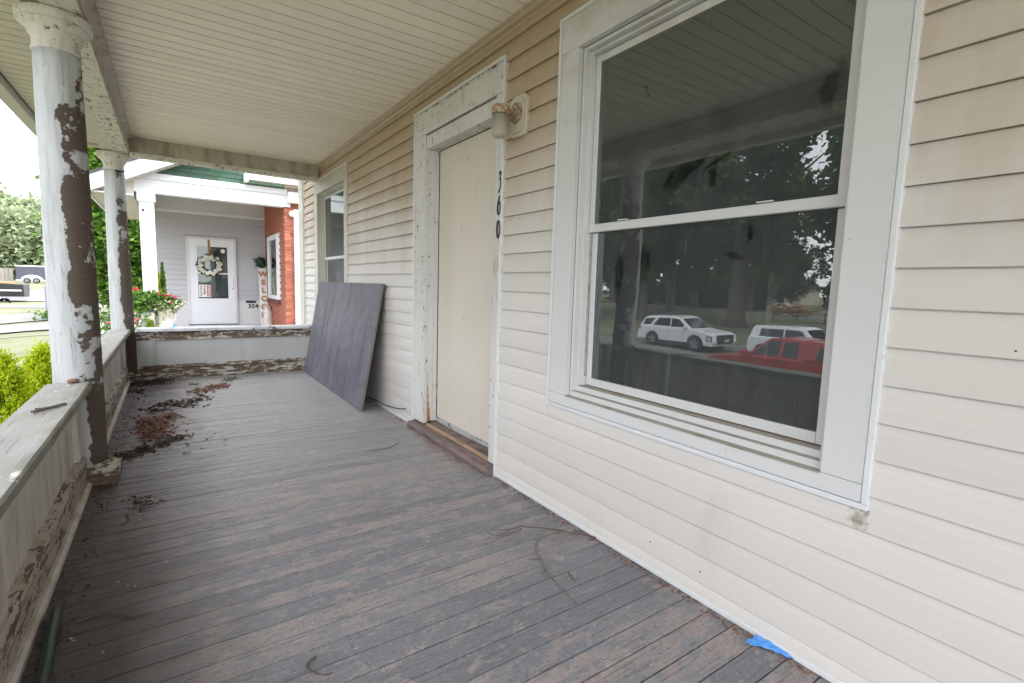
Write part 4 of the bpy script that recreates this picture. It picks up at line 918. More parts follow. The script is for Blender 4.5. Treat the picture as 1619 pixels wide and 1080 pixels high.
for k, s_ in enumerate('354'): text_obj('digit', s_, .135, 'black', t, (-.165+.075*k, YD-.008, .575), (R(90), 0, 0), ext=.002, bold=.004)
# warning notice, oval sticker
t = thing('warning_notice', (-1.06, y0, .9), 'red and white warning notice hung sideways in the storm door glass', 'notice')
obj('card', B(-1.175, -.945, y0+.008, y0+.011, .78, 1.06), 'sign_white', t); obj('banner', B(-1.02, -.955, y0+.0055, y0+.0075, .79, 1.05), 'red', t)
text_obj('lettering', 'WARNING', .058, 'sign_white', t, (-.988, y0+.005, .92), (R(90), R(90), 0), ext=.0005, bold=.001)
text_obj('lettering', 'Security', .062, 'black', t, (-1.065, y0+.0065, .94), (R(90), R(90), 0), ext=.0005, bold=.002); text_obj('lettering', 'Camera In Use', .040, 'black', t, (-1.135, y0+.0065, .92), (R(90), R(90), 0), ext=.0005, bold=.002)
t = obj('oval_sticker', MB().lathe([(.045, -.003), (.045, -.001)], (-.685, y0+.016, 1.83), 20, 'y'), 'sign_white'); tag(t, 'white oval sticker in the upper glass of the storm door', 'sticker')
# wreath on the storm door
def ring_pts(c, r, w, n, ax='y'):
    a = rng.uniform(0, 2*np.pi, n); g = rng.normal(size=(n, 3))*w
    return np.stack([c[0]+r*np.cos(a), np.full(n, c[1]), c[2]+r*np.sin(a)], 1)+g*np.array([1, .6, 1])
t = thing('door_wreath', (-.96, y0-.03, 1.5), 'white flower wreath hanging from an orange ribbon on the storm door', 'wreath')
cw = (-.955, y0-.05, 1.50)
card_obj('greenery', cards(0, ring_pts(cw, .185, .03, 500), .05), 'green_dk', t)
fl = MB()
for k in range(26):
    a = k*2*math.pi/26+random.uniform(-.1, .1); r = .185+random.uniform(-.03, .03); c = Vector((cw[0]+r*math.cos(a), cw[1]-.02, cw[2]+r*math.sin(a)))
    for q in range(5):
        b = q*2*math.pi/5; e = c+Vector((.026*math.cos(b), -.01, .026*math.sin(b))); fl.lathe([(.0, -.012), (.019, -.006), (.021, .004), (0, .010)], e, 6, 'y')
obj('blossoms', fl, 'petal_w', t)
obj('ribbon', B(cw[0]-.022, cw[0]+.022, y0-.008, y0-.002, 1.66, 2.075), 'ribbon', t)
card_obj('teal_bow', cards(0, np.array([(cw[0], cw[1]-.02, 1.705), (cw[0]+.09, cw[1]-.02, 1.42), (cw[0]+.02, cw[1]-.02, 1.71), (cw[0]-.16, cw[1]-.02, 1.43)]), .07), 'teal', t)
# welcome board
t = thing('welcome_board', (.09, 13.1, ZF), 'tall white board with tan letters spelling welcome beside the brick wall', 'sign')
obj('board', MB().add([(.005, 12.86, ZF), (.175, 12.86, ZF), (.175, 12.885, ZF), (.005, 12.885, ZF), (.03, 13.22, 1.66), (.20, 13.22, 1.66), (.20, 13.245, 1.66), (.03, 13.245, 1.66)], [(0, 3, 2, 1), (4, 5, 6, 7), (0, 1, 5, 4), (1, 2, 6, 5), (2, 3, 7, 6), (3, 0, 4, 7)]), 'sign_white', t)
for k, s_ in enumerate('WELCOME'):
    zz = 1.335-.19*k; yy = 12.86+.36*(zz-ZF)/1.51; text_obj('letter', s_, .165, 'sign_wood', t, (.092+.025*(zz-ZF)/1.5, yy-.012, zz), (R(76), 0, 0), ext=.006, bold=.009)
t = thing('small_wreath', (.07, 13.1, 1.65), 'small dark green wreath on top of the welcome board', 'wreath')
card_obj('greenery', cards(0, ring_pts((.07, 13.12, 1.61), .075, .025, 420), .035), 'green_dk', t)
t = thing('milk_can', (.13, 12.6, ZF), 'old chippy white milk can in front of the welcome board', 'milk can')
obj('can', MB().lathe([(.10, 0), (.105, .02), (.105, .28), (.085, .36), (.055, .42), (.055, .46), (.07, .47), (.0, .475)], (.125, 12.6, ZF), 20), 'pot_white', t, smooth=True)
obj('handle', MB().tube([(.02, 12.6, ZF+.30), (0.0, 12.6, ZF+.34), (.02, 12.6, ZF+.38), (.05, 12.6, ZF+.38)], .008), 'pot_white', t)
# planters along the porch edge
def pot_plants(c, r, n, mats, h):
    return [(m, np.array(c)+rng.normal(size=(int(n*k), 3))*np.array(r)) for m, k in mats]
t = thing('white_planter', (-1.83, 11.4, ZF), 'chippy white barrel planter right of the neighbour porch post', 'planter')
obj('tub', MB().lathe([(.095, -.06), (.105, .02), (.112, .20), (.112, .34), (.122, .36), (.122, .41), (.11, .41), (.10, .38), (0, .38)], (-1.80, 10.62, ZF+.07), 24), 'pot_white', t, smooth=True)
obj('handle', MB().tube([(-1.69, 10.62, ZF+.44), (-1.655, 10.62, ZF+.41), (-1.66, 10.62, ZF+.32), (-1.69, 10.62, ZF+.28)], .012), 'pot_white', t)
card_obj('leaves', cards(0, np.array([-1.80, 10.60, .76])+rng.normal(size=(1500, 3))*np.array([.09, .07, .06]), .045), 'lf_mid', t)
card_obj('variegated_leaves', cards(0, np.array([-1.78, 10.52, .71])+rng.normal(size=(260, 3))*np.array([.09, .06, .06]), .042), 'lf_white', t)
def florets(name, pts, mat, parent, s=.03):
    mb = MB()
    for p in pts:
        for q in range(6):
            a = Vector(p)+Vector([random.uniform(-s, s)*.7 for _ in range(3)]); mb.lathe([(0, -s*.4), (s*.5, -s*.1), (s*.45, s*.3), (0, s*.45)], a, 6)
    return obj(name, mb, mat, parent, kind='stuff')
florets('red_flowers', [(-1.76, 10.5, .89), (-1.74, 10.5, .885), (-1.87, 10.5, .92), (-1.72, 10.48, .77), (-1.85, 10.48, .67)], 'petal_r', t); florets('pink_flowers', [(-1.66, 10.5, .88), (-1.64, 10.5, .86)], 'petal_p', t)
t = thing('hanging_pot', (-2.0, 10.55, .6), 'small blue grey pot with trailing white flowers and a wire hanger', 'planter')
obj('pot', MB().lathe([(.036, 0), (.042, .01), (.064, .10), (.068, .11), (.06, .11), (0, .10)], (-2.025, 10.55, .61), 20), 'pot_grey', t, smooth=True)
obj('hanger', MB().tube([(-2.09, 10.55, .72), (-2.04, 10.55, .96), (-2.01, 10.55, 1.02), (-1.98, 10.55, .96), (-1.92, 10.55, .72)], .005).tube([(-2.03, 10.55, 1.02), (-2.01, 10.55, 1.06), (-1.985, 10.55, 1.02), (-2.01, 10.55, 1.0)], .005), 'metal_w', t)
card_obj('leaves', cards(0, np.array([-2.07, 10.56, .80])+rng.normal(size=(2200, 3))*np.array([.10, .08, .06]), .048), 'lf_mid', t)
card_obj('pale_flowers', cards(0, np.array([-2.02, 10.50, .755])+rng.normal(size=(300, 3))*np.array([.085, .05, .045]), .035), 'lf_white', t, 'stuff')
florets('red_flowers', [(-2.19, 10.48, 1.0), (-2.17, 10.48, .99)], 'petal_r', t)
t = obj('planter_box', B(-2.13, -1.945, 10.5, 10.70, .30, .60), 'pot_white', bevel=.01); tag(t, 'plain white square planter box under the hanging pot', 'planter')
t = thing('potted_cypress', (-1.82, 11.7, ZF), 'narrow yellow green cypress standing behind the planters', 'plant')
obj('pot', MB().lathe([(.09, 0), (.12, .3), (.125, .32), (0, .3)], (-1.84, 11.2, ZF), 16), 'pot_white', t)
def spray(c, h, r, n, size, mat, parent, name='foliage', lean=0.):
    q = rng.uniform(0, 1, n)**1.25; a = rng.uniform(0, 2*np.pi, n); rr = r*(1-q)**.65*np.sqrt(rng.uniform(.1, 1, n))*(1+.25*np.sin(a*5+q*9))
    P = np.stack([c[0]+rr*np.cos(a)+lean*q, c[1]+rr*np.sin(a), c[2]+q*h], 1)
    A = np.stack([np.cos(a)*.45, np.sin(a)*.45, np.full(n, 1.)], 1)+rng.normal(size=(n, 3))*.25; A /= np.linalg.norm(A, axis=1)[:, None]
    Bv = rng.normal(size=(n, 3)); Bv -= (Bv*A).sum(1)[:, None]*A; Bv /= np.linalg.norm(Bv, axis=1)[:, None]; s = size*rng.uniform(.6, 1.4, (n, 1))
    V = np.stack([P-A*s*.9, P-Bv*s*.38, P+A*s*.9, P+Bv*s*.38], 1).reshape(-1, 3); return card_obj(name, V, mat, parent)
spray((-1.885, 11.2, .45), .83, .085, 1500, .035, 'lf_yel', t); spray((-1.815, 11.22, .45), 1.02, .075, 1100, .035, 'lf_mid', t, 'upper_spray')
t = thing('yellow_plant', (-1.97, 10.75, ZF), 'low yellow green plant at the edge of the neighbour porch', 'plant'); spray((-2.01, 10.47, .20), .27, .11, 320, .035, 'lf_yel', t)
t = obj('blue_cup', MB().lathe([(.028, 0), (.034, .08), (.030, .08), (.026, .01), (0, .01)], (-1.66, 10.6, .30), 14), 'blue'); tag(t, 'small blue cup standing on the neighbour porch edge', 'cup')
t = thing('flower_bush', (-2.4, 10.7, -.8), 'leafy bush with pink blooms at the left end of the neighbour porch', 'bush')
card_obj('leaves', cards(0, np.array([-2.40, 10.4, .08])+rng.normal(size=(1300, 3))*np.array([.22, .22, .30]), .05), 'lf_mid', t)
card_obj('white_blooms', cards(0, np.array([-2.42, 10.3, .20])+rng.normal(size=(260, 3))*np.array([.16, .12, .18]), .04), 'petal_w', t)
florets('pink_flowers', [(-2.17, 10.3, .46), (-2.17, 10.3, .48), (-2.54, 10.3, .45), (-2.50, 10.3, .44)], 'petal_p', t, .035)

# ================================================================ SHRUBS, LEFT VIEW
def arbor(x, y, zt, r, lab, n=15000, zb=-.85):
    t = thing('arborvitae', (x, y, zb), lab, 'shrub', 'golden arborvitae beside the porch')
    h = zt-zb; nb = 260; q = rng.uniform(0, 1, nb)**1.1; a = rng.uniform(0, 2*np.pi, nb); rr = r*(1-q)**.8*rng.uniform(.5, 1, nb)
    C = np.stack([x+rr*np.cos(a), y+rr*np.sin(a), zb+q*h*.97], 1); A0 = np.stack([np.cos(a)*.6, np.sin(a)*.6, np.full(nb, 1.)], 1)
    per = n//nb; L = .12*(1-.5*q); s = rng.uniform(0, 1, (nb, per)); fan = rng.normal(size=(nb, per, 3))*.035*(s[..., None]+.25)
    P = (C[:, None]+A0[:, None]*(s[..., None]*L[:, None, None])+fan).reshape(-1, 3); A = (A0[:, None]+rng.normal(size=(nb, per, 3))*.5).reshape(-1, 3)
    A /= np.linalg.norm(A, axis=1)[:, None]; m = len(P); Bv = rng.normal(size=(m, 3)); Bv -= (Bv*A).sum(1)[:, None]*A; Bv /= np.linalg.norm(Bv, axis=1)[:, None]
    sz = .020*rng.uniform(.6, 1.3, (m, 1)); V = np.stack([P-A*sz, P-Bv*sz*.42, P+A*sz, P+Bv*sz*.42], 1).reshape(-1, 3)
    card_obj('foliage', V, 'lf_gold', t); obj('trunk', MB().tube([(x, y, zb), (x, y, zb+h*.7)], [.03, .01]), 'bark', t)
arbor(-3.03, 6.45, .42, .44, 'golden arborvitae nearer the camera outside the near railing', 26000)
arbor(-2.99, 8.0, .33, .40, 'golden arborvitae behind the nearer one and left of the column', 20000)
# maple between the columns
def tree(name, c, ctr, rad, trunk_r, mat, lab, nclump, per, size, spread, group=None, hollow=.45, limbs=7):
    gz = float(ground_z(np.array(c[0]), np.array(c[1]))); t = thing(name, (c[0], c[1], gz), lab, 'tree', group)
    base = Vector((c[0], c[1], gz)); top = Vector(ctr)+Vector((0, 0, -rad[2]*.2)); mid = base.lerp(top, .5)+Vector((trunk_r*.4, -trunk_r*.3, 0))
    u = MB().tube([base+Vector((0, 0, -.2)), base+Vector((0, 0, trunk_r)), mid, top], [trunk_r*1.5, trunk_r, trunk_r*.8, trunk_r*.4], 10)
    for k in range(limbs):
        a = k*2*math.pi/limbs+.4; s0 = mid.lerp(top, random.uniform(0, 1)); e = Vector(ctr)+Vector((rad[0]*.75*math.cos(a), rad[1]*.75*math.sin(a), rad[2]*random.uniform(-.3, .6)))
        u.tube([s0, s0.lerp(e, .5)+Vector((0, 0, rad[2]*.08)), e], [trunk_r*.4, trunk_r*.25, trunk_r*.08], 6)
    obj('trunk', u, 'bark', t, smooth=True); card_obj('crown', cards(0, blob(ctr, rad, nclump, per, spread, hollow), size, .3), mat, t); return t
tree('maple_tree', (-3.6, 30, 0), (-3.5, 30, 4.6), (2.3, 2.6, 5.4), .22, 'lf_maple', 'bright green maple seen between the two columns', 420, 60, .17, .32)
for k, (x, y, zc_, rx, rz) in enumerate([(-28, 118, 4.5, 9, 5.5), (-20, 112, 5, 8, 6), (-36, 122, 5.5, 9, 6.5), (-12, 116, 4.6, 8, 5.6), (-24, 134, 9, 9, 7), (-33, 140, 11, 9, 8), (-14, 130, 9.5, 8, 7), (-4, 124, 6, 9, 7)]):
    tree('woodland_tree', (x, y, 0), (x, y, zc_), (rx, 6, rz), .3, 'lf_wood', 'haze-paled green tree in the wood beyond the far lawn', 170, 90, .5, .9, 'trees in the wood beyond the lawn', .5, 4)
# chain link fence
t = thing('chain_link_fence', (-6, 32, -.9), 'grey chain link fence with round posts on the far lawn', 'fence')
def gz(x, y): return float(ground_z(np.array(x), np.array(y)))
fx = [(-6.55, 31.6), (-6.15, 34.2), (-5.75, 36.8), (-5.35, 39.4)]
for x, y in fx: obj('fence_post', MB().tube([(x, y, gz(x, y)), (x, y, gz(x, y)+1.55)], .04, 8), 'galv', t)
obj('top_rail', MB().tube([(x, y, gz(x, y)+1.5) for x, y in fx], .022, 6), 'galv', t)
u = MB()
for k in range(60):
    for sgn in (1, -1):
        a = k/60; b = a+sgn*.155
        if not 0 <= b <= 1: continue
        pa = Vector((-6.55+1.2*a, 31.6+7.8*a, -.9)); pb = Vector((-6.55+1.2*b, 31.6+7.8*b, .6)); u.tube([pa, pb], .003, 3)
obj('wire_mesh', u, 'galv', t, kind='stuff')
t = thing('weed_patch', (-6, 31, -.9), 'low weeds round the foot of the chain link fence', 'weeds'); card_obj('leaves', cards(0, np.array([-6.0, 31.2, -.7])+rng.normal(size=(500, 3))*np.array([.35, .5, .12]), .12), 'lf_mid', t)
# enclosed trailer, board fence, boat, red car on the far lawn
def wheel(parent, c, r, wd=.22, ax='x', spokes=True):
    w_ = bpy.data.objects.new('wheel', None); COL.objects.link(w_); w_.parent = parent; w_.location = Vector(c)-wpos(parent)
    obj('tyre', MB().lathe([(r*.68, -wd/2), (r*.94, -wd/2), (r, -wd*.35), (r, wd*.35), (r*.94, wd/2), (r*.68, wd/2)], c, 28, ax), 'tyre', w_, smooth=True)
    u = MB(); sgn = 1; u.lathe([(r*.68, wd*.40), (r*.62, wd*.5), (r*.6, wd*.30), (.0, wd*.25)], c, 24, ax); obj('rim_barrel', u, 'dark_plastic', w_)
    u = MB()
    for k in range(5):
        a = k*2*math.pi/5+.3; ca, sa = math.cos(a), math.sin(a)
        for e in (-.16, .16):
            p = (math.cos(a+e), math.sin(a+e)); q0, q1 = r*.1, r*.64; h = wd*.46
            if ax == 'x': u.tube([(c[0]+h, c[1]+q0*ca, c[2]+q0*sa), (c[0]+h+.01, c[1]+q1*p[0], c[2]+q1*p[1])], .028, 4)
            else: u.tube([(c[0]+q0*ca, c[1]-h, c[2]+q0*sa), (c[0]+q1*p[0], c[1]-h-.01, c[2]+q1*p[1])], .028, 4)
    obj('rim', u, 'rim', w_)
    return w_
t = thing('enclosed_trailer', (-19, 90, -.2), 'dark enclosed box trailer with white trim before the wood', 'trailer')
g0 = gz(-19, 90); obj('body', B(-23.0, -16.9, 89, 91, g0+.45, g0+2.15), 'trailer', t, bevel=.05)
for a in ((-23.05, -16.85, g0+2.16, g0+2.3), (-23.05, -16.85, g0+.38, g0+.45)): obj('trim', B(a[0], a[1], 88.96, 91.04, a[2], a[3]), 'white_house', t)
for x in (-19.7, -18.2, -16.95): obj('trim', B(x-.06, x+.06, 88.95, 88.99, g0+.46, g0+2.15), 'white_house', t)
obj('fender', MB().prism([(-21.5+1.1*math.cos(a), g0+.35+.75*math.sin(a)) for a in [math.pi*k/10 for k in range(11)]], 'y', 88.80, 88.94), 'white_house', t)
for x in (-21.95, -21.05): wheel(t, (x, 88.7, g0+.36), .36, .2, 'y')
for o in t.children: o.location.x += 5.0
t = thing('board_fence', (-29, 92, -.2), 'grey board fence at the far left edge', 'fence')
for k in range(16): obj('fence_board', B(-25.5+k*.42, -25.5+k*.42+.38, 92, 92.04, g0, g0+1.9), 'grey_wood', t)
t = thing('old_boat', (-10, 52, -.9), 'dark loaded boat on a trailer standing on the far driveway', 'boat')
g1 = gz(-10.5, 50); hull = MB(); secs = [(-15, .9, .3), (-13, 1.0, .8), (-10.2, 1.05, 1.0), (-9.2, 1.0, 1.0)]
vs = []
for x, h, wd in secs:
    for (p, q) in ((-wd, h+.25), (-wd*.8, .35), (0, .22), (wd*.8, .35), (wd, h+.25)): vs.append((x, 54+p, g1+q))
fs = [(j*5+i, j*5+i+1, (j+1)*5+i+1, (j+1)*5+i) for j in range(3) for i in range(4)]+[(0, 1, 2, 3, 4), (19, 18, 17, 16, 15)]+[(j*5, (j+1)*5, (j+1)*5+4, j*5+4) for j in range(3)]
obj('hull', hull.add(vs, fs), 'dark_plastic', t); obj('hull_stripe', MB().box(-14, -9.3, 52.93, 52.985, g1+.78, g1+.88), 'white_house', t); obj('trailer_frame', MB().box(-15, -8.9, 53.1, 53.2, g1+.28, g1+.38), 'galv', t)
for xw in (-11.9, -11.1): wheel(t, (xw, 52.8, g1+.33), .33, .22, 'y')
obj('pontoon', MB().tube([(-15, 52.9, g1+.22), (-10.4, 52.9, g1+.22)], .2, 10), 'white_house', t, smooth=True)
obj('outboard_motor', MB().box(-9.9, -9.4, 53.2, 53.9, g1+.35, g1+1.25), 'purple', t, bevel=.08); obj('windshield', MB().prism([(-12.6, g1+1.2), (-12.0, g1+1.6), (-11.2, g1+1.6), (-11.0, g1+1.2)], 'y', 53.3, 54.7), 'car_glass', t)
obj('cargo', MB().box(-11, -9.9, 53.2, 54.6, g1+1.2, g1+1.42).box(-12.4, -11.3, 53.1, 53.6, g1+1.2, g1+1.36), 'tan', t, bevel=.04)

for o in t.children: o.location = (-1.15, -4, 0)
# ================================================================ CARS ACROSS THE FRONT (seen in the window)
def car(name, loc, heading, lower, cabin, windows, W_, wheels, wr, paint, lab, cat, group, tumble=.16, lampz=.75, trims=(), hoodx=1.2, roofrails=False):
    """profiles are (u, v): u forward, v up. heading +1: front to +Y, -1: front to -Y. near side faces +X"""
    t = thing(name, loc, lab, cat, group); x0, y0, z0 = loc
    def P(u, v): return (y0+heading*u, z0+v)
    bt = min(v for u, v in cabin); tp = max(v for u, v in cabin)
    arch = []
    pts = []
    for u, v in lower: pts.append((u, v))
    for wu in wheels:      # bottom edge goes back to front: cut arches
        pass
    bot = []; ws = sorted(wheels); sill = .32
    u0, u1 = lower[0][0], lower[-1][0]
    for wu in ws:
        bot += [(wu+(wr+.07)*math.cos(a), max(sill-.06, wr-.02+(wr+.07)*math.sin(a))) for a in [math.pi-math.pi*k/10 for k in range(11)]]
    full = lower+[p for p in reversed(bot)]
    mb = MB(); mb.prism([P(*p) for p in full], 'x', x0-W_/2, x0+W_/2); obj('body', mb, paint, t, bevel=.045, seg=3, smooth=False)
    m = MB(); n = len(cabin); V = []
    for sgn in (-1, 1):
        for u, v in cabin: q = (v-bt)/(tp-bt); yy, zz = P(u, v); V.append((x0+sgn*(W_/2-.05-tumble*q), yy, zz))
    F = [tuple(range(n)), tuple(range(2*n-1, n-1, -1))]+[(i, (i+1) % n, (i+1) % n+n, i+n) for i in range(n)]
    obj('cabin', m.add(V, F), paint, t, bevel=.03)
    for wd in windows:
        V = []
        for off in (.004, .012):
            for u, v in wd: q = (v-bt)/(tp-bt); yy, zz = P(u, v); V.append((x0+(W_/2-.05-tumble*q)+off, yy, zz))
        n = len(wd); obj('side_window', MB().add(V, [tuple(range(n)), tuple(range(2*n-1, n-1, -1))]+[(i, (i+1) % n, (i+1) % n+n, i+n) for i in range(n)]), 'car_glass', t)
    # windscreen on the sloping front edge of the cabin (last two points)
    (ua, va), (ub, vb) = cabin[-2], cabin[-1]; V = []
    for k, (u, v) in enumerate(((ua, va), (ub, vb))):
        q = (v-bt)/(tp-bt); hw_ = W_/2-.12-tumble*q
        du = (ub-ua); dv = (vb-va); L = math.hypot(du, dv); nu, nv = -dv/L*.008, du/L*.008
        uu = ua+du*(.06+.88*k); vv = va+dv*(.06+.88*k); yy, zz = P(uu+nu, vv+abs(nv)); V += [(x0-hw_, yy, zz), (x0+hw_, yy, zz)]
    obj('windscreen', MB().add(V, [(0, 1, 3, 2)]), 'car_glass', t)
    for wu in wheels:
        for sx in (1, -1):
            yy, zz = P(wu, wr); w_ = wheel(t, (x0+sx*(W_/2-.13), yy, zz), wr, .24)
            if sx < 0: w_.rotation_euler = (0, 0, math.pi)
    yy0, zz0 = P(ws[0]+wr, .30); yy1, _ = P(ws[1]-wr, .3); obj('sill', B(x0-W_/2+.03, x0+W_/2+.01, min(yy0, yy1), max(yy0, yy1), z0+.22, z0+.36), 'dark_plastic', t)
    for nm, (ua, ub, va, vb), off, mt in trims:
        ya, za = P(ua, va); yb, zb_ = P(ub, vb); obj(nm, B(x0+W_/2-.35 if nm in ('grille', 'number_plate') else x0+W_/2-.02, x0+W_/2+off, min(ya, yb), max(ya, yb), za, zb_), mt, t, bevel=.01)
    yy, zz = P(hoodx-.25, bt+.02); obj('wing_mirror', B(x0+W_/2+.0, x0+W_/2+.20, yy-.09, yy+.09, zz, zz+.16), paint, t, bevel=.04)
    return t
suv_low = [(-2.42, .36), (-2.48, .55), (-2.46, .80), (-2.38, 1.10), (-2.30, 1.16), (1.05, 1.16), (1.35, 1.12), (2.15, 1.03), (2.40, .92), (2.47, .60), (2.38, .36)]
suv_cab = [(-2.36, 1.14), (-2.24, 1.40), (-2.12, 1.62), (-1.9, 1.70), (-.6, 1.75), (.10, 1.73), (.42, 1.66), (1.24, 1.14)]
suv_win = [[(-2.15, 1.20), (-2.05, 1.55), (-1.35, 1.60), (-1.62, 1.22)], [(-1.42, 1.21), (-1.12, 1.62), (-.28, 1.64), (-.22, 1.19)], [(-.14, 1.19), (-.18, 1.64), (.28, 1.60), (.92, 1.19)]]
t = car('parked_suv', (-21.43, 17.25, -1.85), -1, suv_low, suv_cab, suv_win, 1.95, (-1.42, 1.45), .40, 'car_white', 'white three row sport utility car parked along the far kerb', 'car', 'cars parked in the street',
        trims=[('headlamp', (2.10, 2.42, .62, .88), .006, 'dark_plastic'), ('marker_lamp', (2.16, 2.36, .66, .84), .012, 'lens'), ('door_handle', (-.45, -.22, 1.02, 1.06), .02, 'car_white'), ('door_handle', (-1.35, -1.12, 1.02, 1.06), .02, 'car_white'), ('tail_lamp', (-2.46, -2.25, .95, 1.10), .006, 'red')])
yy = 17.25-2.47; obj('grille', B(-22.1, -20.75, yy-.03, yy+.05, -1.85+.50, -1.85+.95), 'dark_plastic', t, bevel=.03); obj('number_plate', B(-21.7, -21.3, yy-.04, yy-.031, -1.25, -1.13), 'lens', t)
obj('roof_rail', MB().tube([(-20.75, 15.9+.9, -.10), (-20.78, 17.5, -.07), (-20.78, 19.0, -.12)], .02), 'chrome', t)
for yy in (17.49, 18.45): obj('door_seam', B(-20.462, -20.452, yy-.006, yy+.006, -1.5, -.72), 'dark_plastic', t)
pk_low = [(-2.65, .45), (-2.68, .75), (-2.62, 1.05), (1.0, 1.05), (1.25, 1.03), (2.1, .93), (2.42, .80), (2.48, .5), (2.40, .36)]
pk_cab = [(-2.55, 1.04), (-2.50, 1.60), (-2.2, 1.66), (-.98, 1.66), (-.90, 1.62), (-.80, 1.66), (-.1, 1.70), (.22, 1.64), (.98, 1.04)]
pk_win = [[(-2.30, 1.12), (-2.27, 1.50), (-1.30, 1.50), (-1.22, 1.12)], [(-.72, 1.10), (-.68, 1.56), (-.28, 1.56), (-.24, 1.10)], [(-.12, 1.10), (-.16, 1.57), (.15, 1.57), (.78, 1.10)]]
t = car('pickup_truck', (-14.75, 8.25, -1.85), 1, pk_low, pk_cab, pk_win, 1.78, (-1.55, 1.55), .36, 'car_red', 'red extended cab pickup with a bed topper parked at the near kerb', 'truck', 'cars parked in the street', tumble=.18,
        trims=[('headlamp', (2.25, 2.42, .62, .78), .006, 'lens'), ('door_handle', (-.30, -.12, .92, .97), .02, 'dark_plastic'), ('tail_lamp', (-2.67, -2.55, .7, .95), .006, 'red')])
obj('topper_seam', B(-15.62, -13.855, 8.25-2.6, 8.25-.93, -.815, -.795), 'dark_plastic', t)
for yy in (8.25-.18, 8.25+.95): obj('door_seam', B(-13.866, -13.856, yy-.006, yy+.006, -1.5, -.82), 'dark_plastic', t)
bx_low = [(-2.02, .40), (-2.06, .8), (-2.0, 1.10), (1.05, 1.08), (1.8, .98), (2.0, .80), (2.05, .45), (1.98, .36)]
bx_cab = [(-1.98, 1.06), (-1.85, 1.50), (-1.72, 1.62), (.2, 1.64), (.55, 1.58), (1.05, 1.06)]
bx_win = [[(-1.45, 1.14), (-1.40, 1.50), (-.35, 1.53), (-.33, 1.14)], [(-.26, 1.14), (-.28, 1.53), (.42, 1.50), (.72, 1.14)]]
t = car('parked_car', (-21.4, 11.05, -1.85), -1, bx_low, bx_cab, bx_win, 1.80, (-1.27, 1.30), .34, 'car_white', 'boxy white hatchback parked behind the red pickup', 'car', 'cars parked in the street', tumble=.12)
# lawn, trees, fence and house beyond the street (mirrored in the window)
i = 0
STR = [(-33, 30.5, 7, 11, .42, 'leftmost'), (-38, 24.5, 7.5, 12, .75, 'second'), (-66, 62, 8, 10, .4, ''), (-44, 36, 8, 12, .5, ''), (-34, 11.5, 5.5, 10, .55, ''), (-54, 40, 8, 12, .5, ''), (-30, 4, 7, 11, .6, ''), (-62, 5, 8, 13, .5, ''), (-27, 43, 7, 10, .4, ''), (-70, 42, 9, 13, .5, ''), (-85, 24, 9, 9.01, .6, ''), (-118, 62, 9, 9.01, .6, ''), (-120, 20, 11, 9.01, .6, ''), (-125, 45, 12, 9.01, .6, ''), (-118, 70, 12, 9.01, .6, ''), (-110, 2, 11, 9.01, .6, ''), (-100, 95, 12, 9.01, .6, ''), (-62, 62, 9, 12, .5, ''), (-56, 3, 8, 12, .5, '')]
for (x, y, rx, zc_, tr, q) in STR:
    tree('street_tree', (x, y, 0), (x, y, zc_-1.72), (rx, rx, zc_-(.6 if zc_ == 9.01 else 3.2)), tr, 'lf_dark', 'tall dark leafed tree on the lawn across the street', 190, 62, .36, .48, 'tall trees across the street', .3, 8)
for k, (x, y) in enumerate([(-88, 8), (-92, 18), (-90, 29), (-112, 44), (-88, 54), (-84, 63), (-80, 74), (-72, 84), (-86, -3), (-78, 58)]):
    t = thing('far_bush', (x, y, -1.7), 'dark rounded bush along the back of the lawn across the street', 'bush', 'bushes behind the lawn across the street')
    card_obj('crown', cards(0, blob((x, y, 1.6), (5, 6.6, 3.9), 130, 45, .6, .4), .6, .3), 'lf_dark', t)
t = thing('iron_fence', (-50, 15, -1.7), 'black iron fence across the lawn opposite', 'fence')
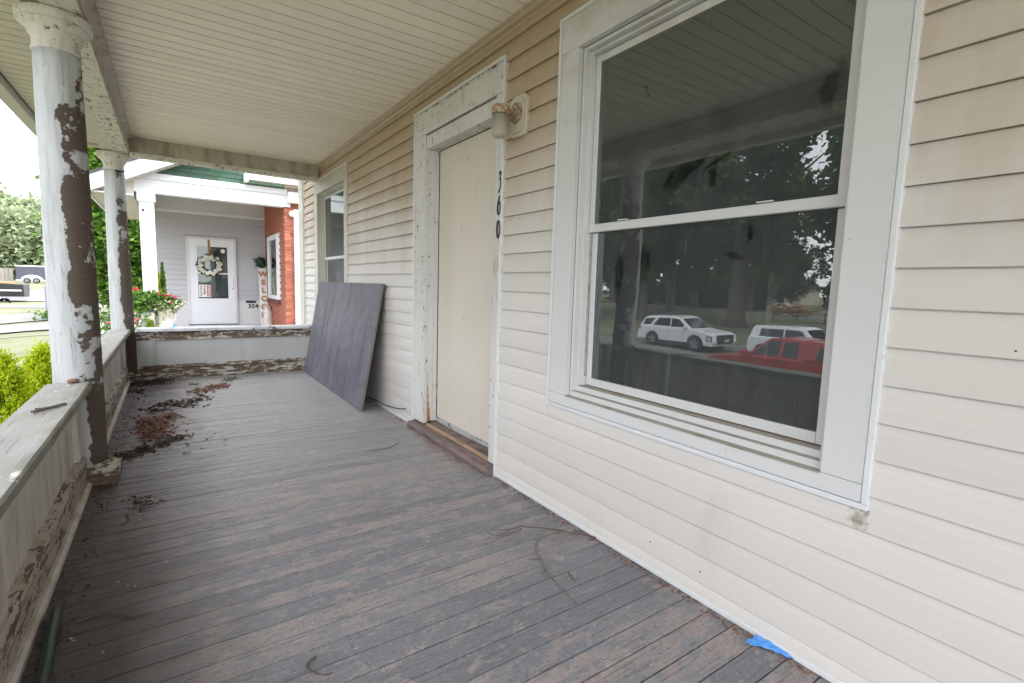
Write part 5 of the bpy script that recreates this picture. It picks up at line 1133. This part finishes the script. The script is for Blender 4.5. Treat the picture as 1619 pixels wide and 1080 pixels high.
for k in range(23): obj('fence_post', B(-50.03, -49.97, -5+k*2.5, -4.94+k*2.5, -1.75, -.45), 'black', t)
obj('fence_rail', MB().box(-50.02, -49.98, -5, 50, -.62, -.58).box(-50.02, -49.98, -5, 50, -1.5, -1.46), 'black', t)
u = MB()
for k in range(366): u.box(-50.008, -49.992, -5+k*.15, -4.984+k*.15, -1.7, -.52)
obj('picket', u, 'black', t, kind='stuff')
u = MB()
t = thing('brush_pile', (-68, 20, -1.7), 'tan heap of cut brush and logs beyond the iron fence', 'woodpile')
for k in range(60):
    a = Vector((-68+random.uniform(-1.2, 1.2), 35+random.uniform(-2.6, 2.6), -1.5+random.uniform(0, 1.2))); d_ = Vector((random.uniform(-1, 1), random.uniform(-1, 1), random.uniform(-.3, .3))).normalized()*random.uniform(.5, 1.2)
    u.tube([a-d_, a+d_], random.uniform(.05, .16), 6)
obj('logs', u, 'tan', t); wheel(t, (-66.6, 33.4, -1.35), .38, .25)
t = car('parked_car', (-80, 41.5, -1.7), -1, [(-2.2, .4), (-2.25, .8), (-2.1, 1.0), (1.0, .98), (1.9, .85), (2.15, .7), (2.2, .4)], [(-1.9, .98), (-1.3, 1.38), (-.2, 1.43), (.3, 1.38), (1.1, .96)], [[(-1.45, 1.0), (-1.1, 1.32), (-.2, 1.36), (-.2, 1.0)], [(-.12, 1.0), (-.12, 1.36), (.25, 1.32), (.8, 1.0)]], 1.8, (-1.3, 1.35), .33, 'car_white', 'distant white saloon car behind the brush heap', 'car', 'cars parked in the street')
t = thing('far_house', (-145, 75, -1.7), 'beige house with brown roof far across the street', 'house')
obj('wall', B(-150, -140, 68, 82, -1.8, 3.0), 'beige_house', t); obj('roof', MB().prism([(-151, 3.0), (-139, 3.0), (-145, 5.6)], 'y', 67.5, 82.5), 'roof', t)
for yy in (70, 75, 79): f_ = obj('window', B(-139.99, -139.9, yy-.6, yy+.6, .2, 1.7), 'white_house', t); obj('pane', B(-139.899, -139.88, yy-.5, yy+.5, .3, 1.6), 'car_glass', f_)
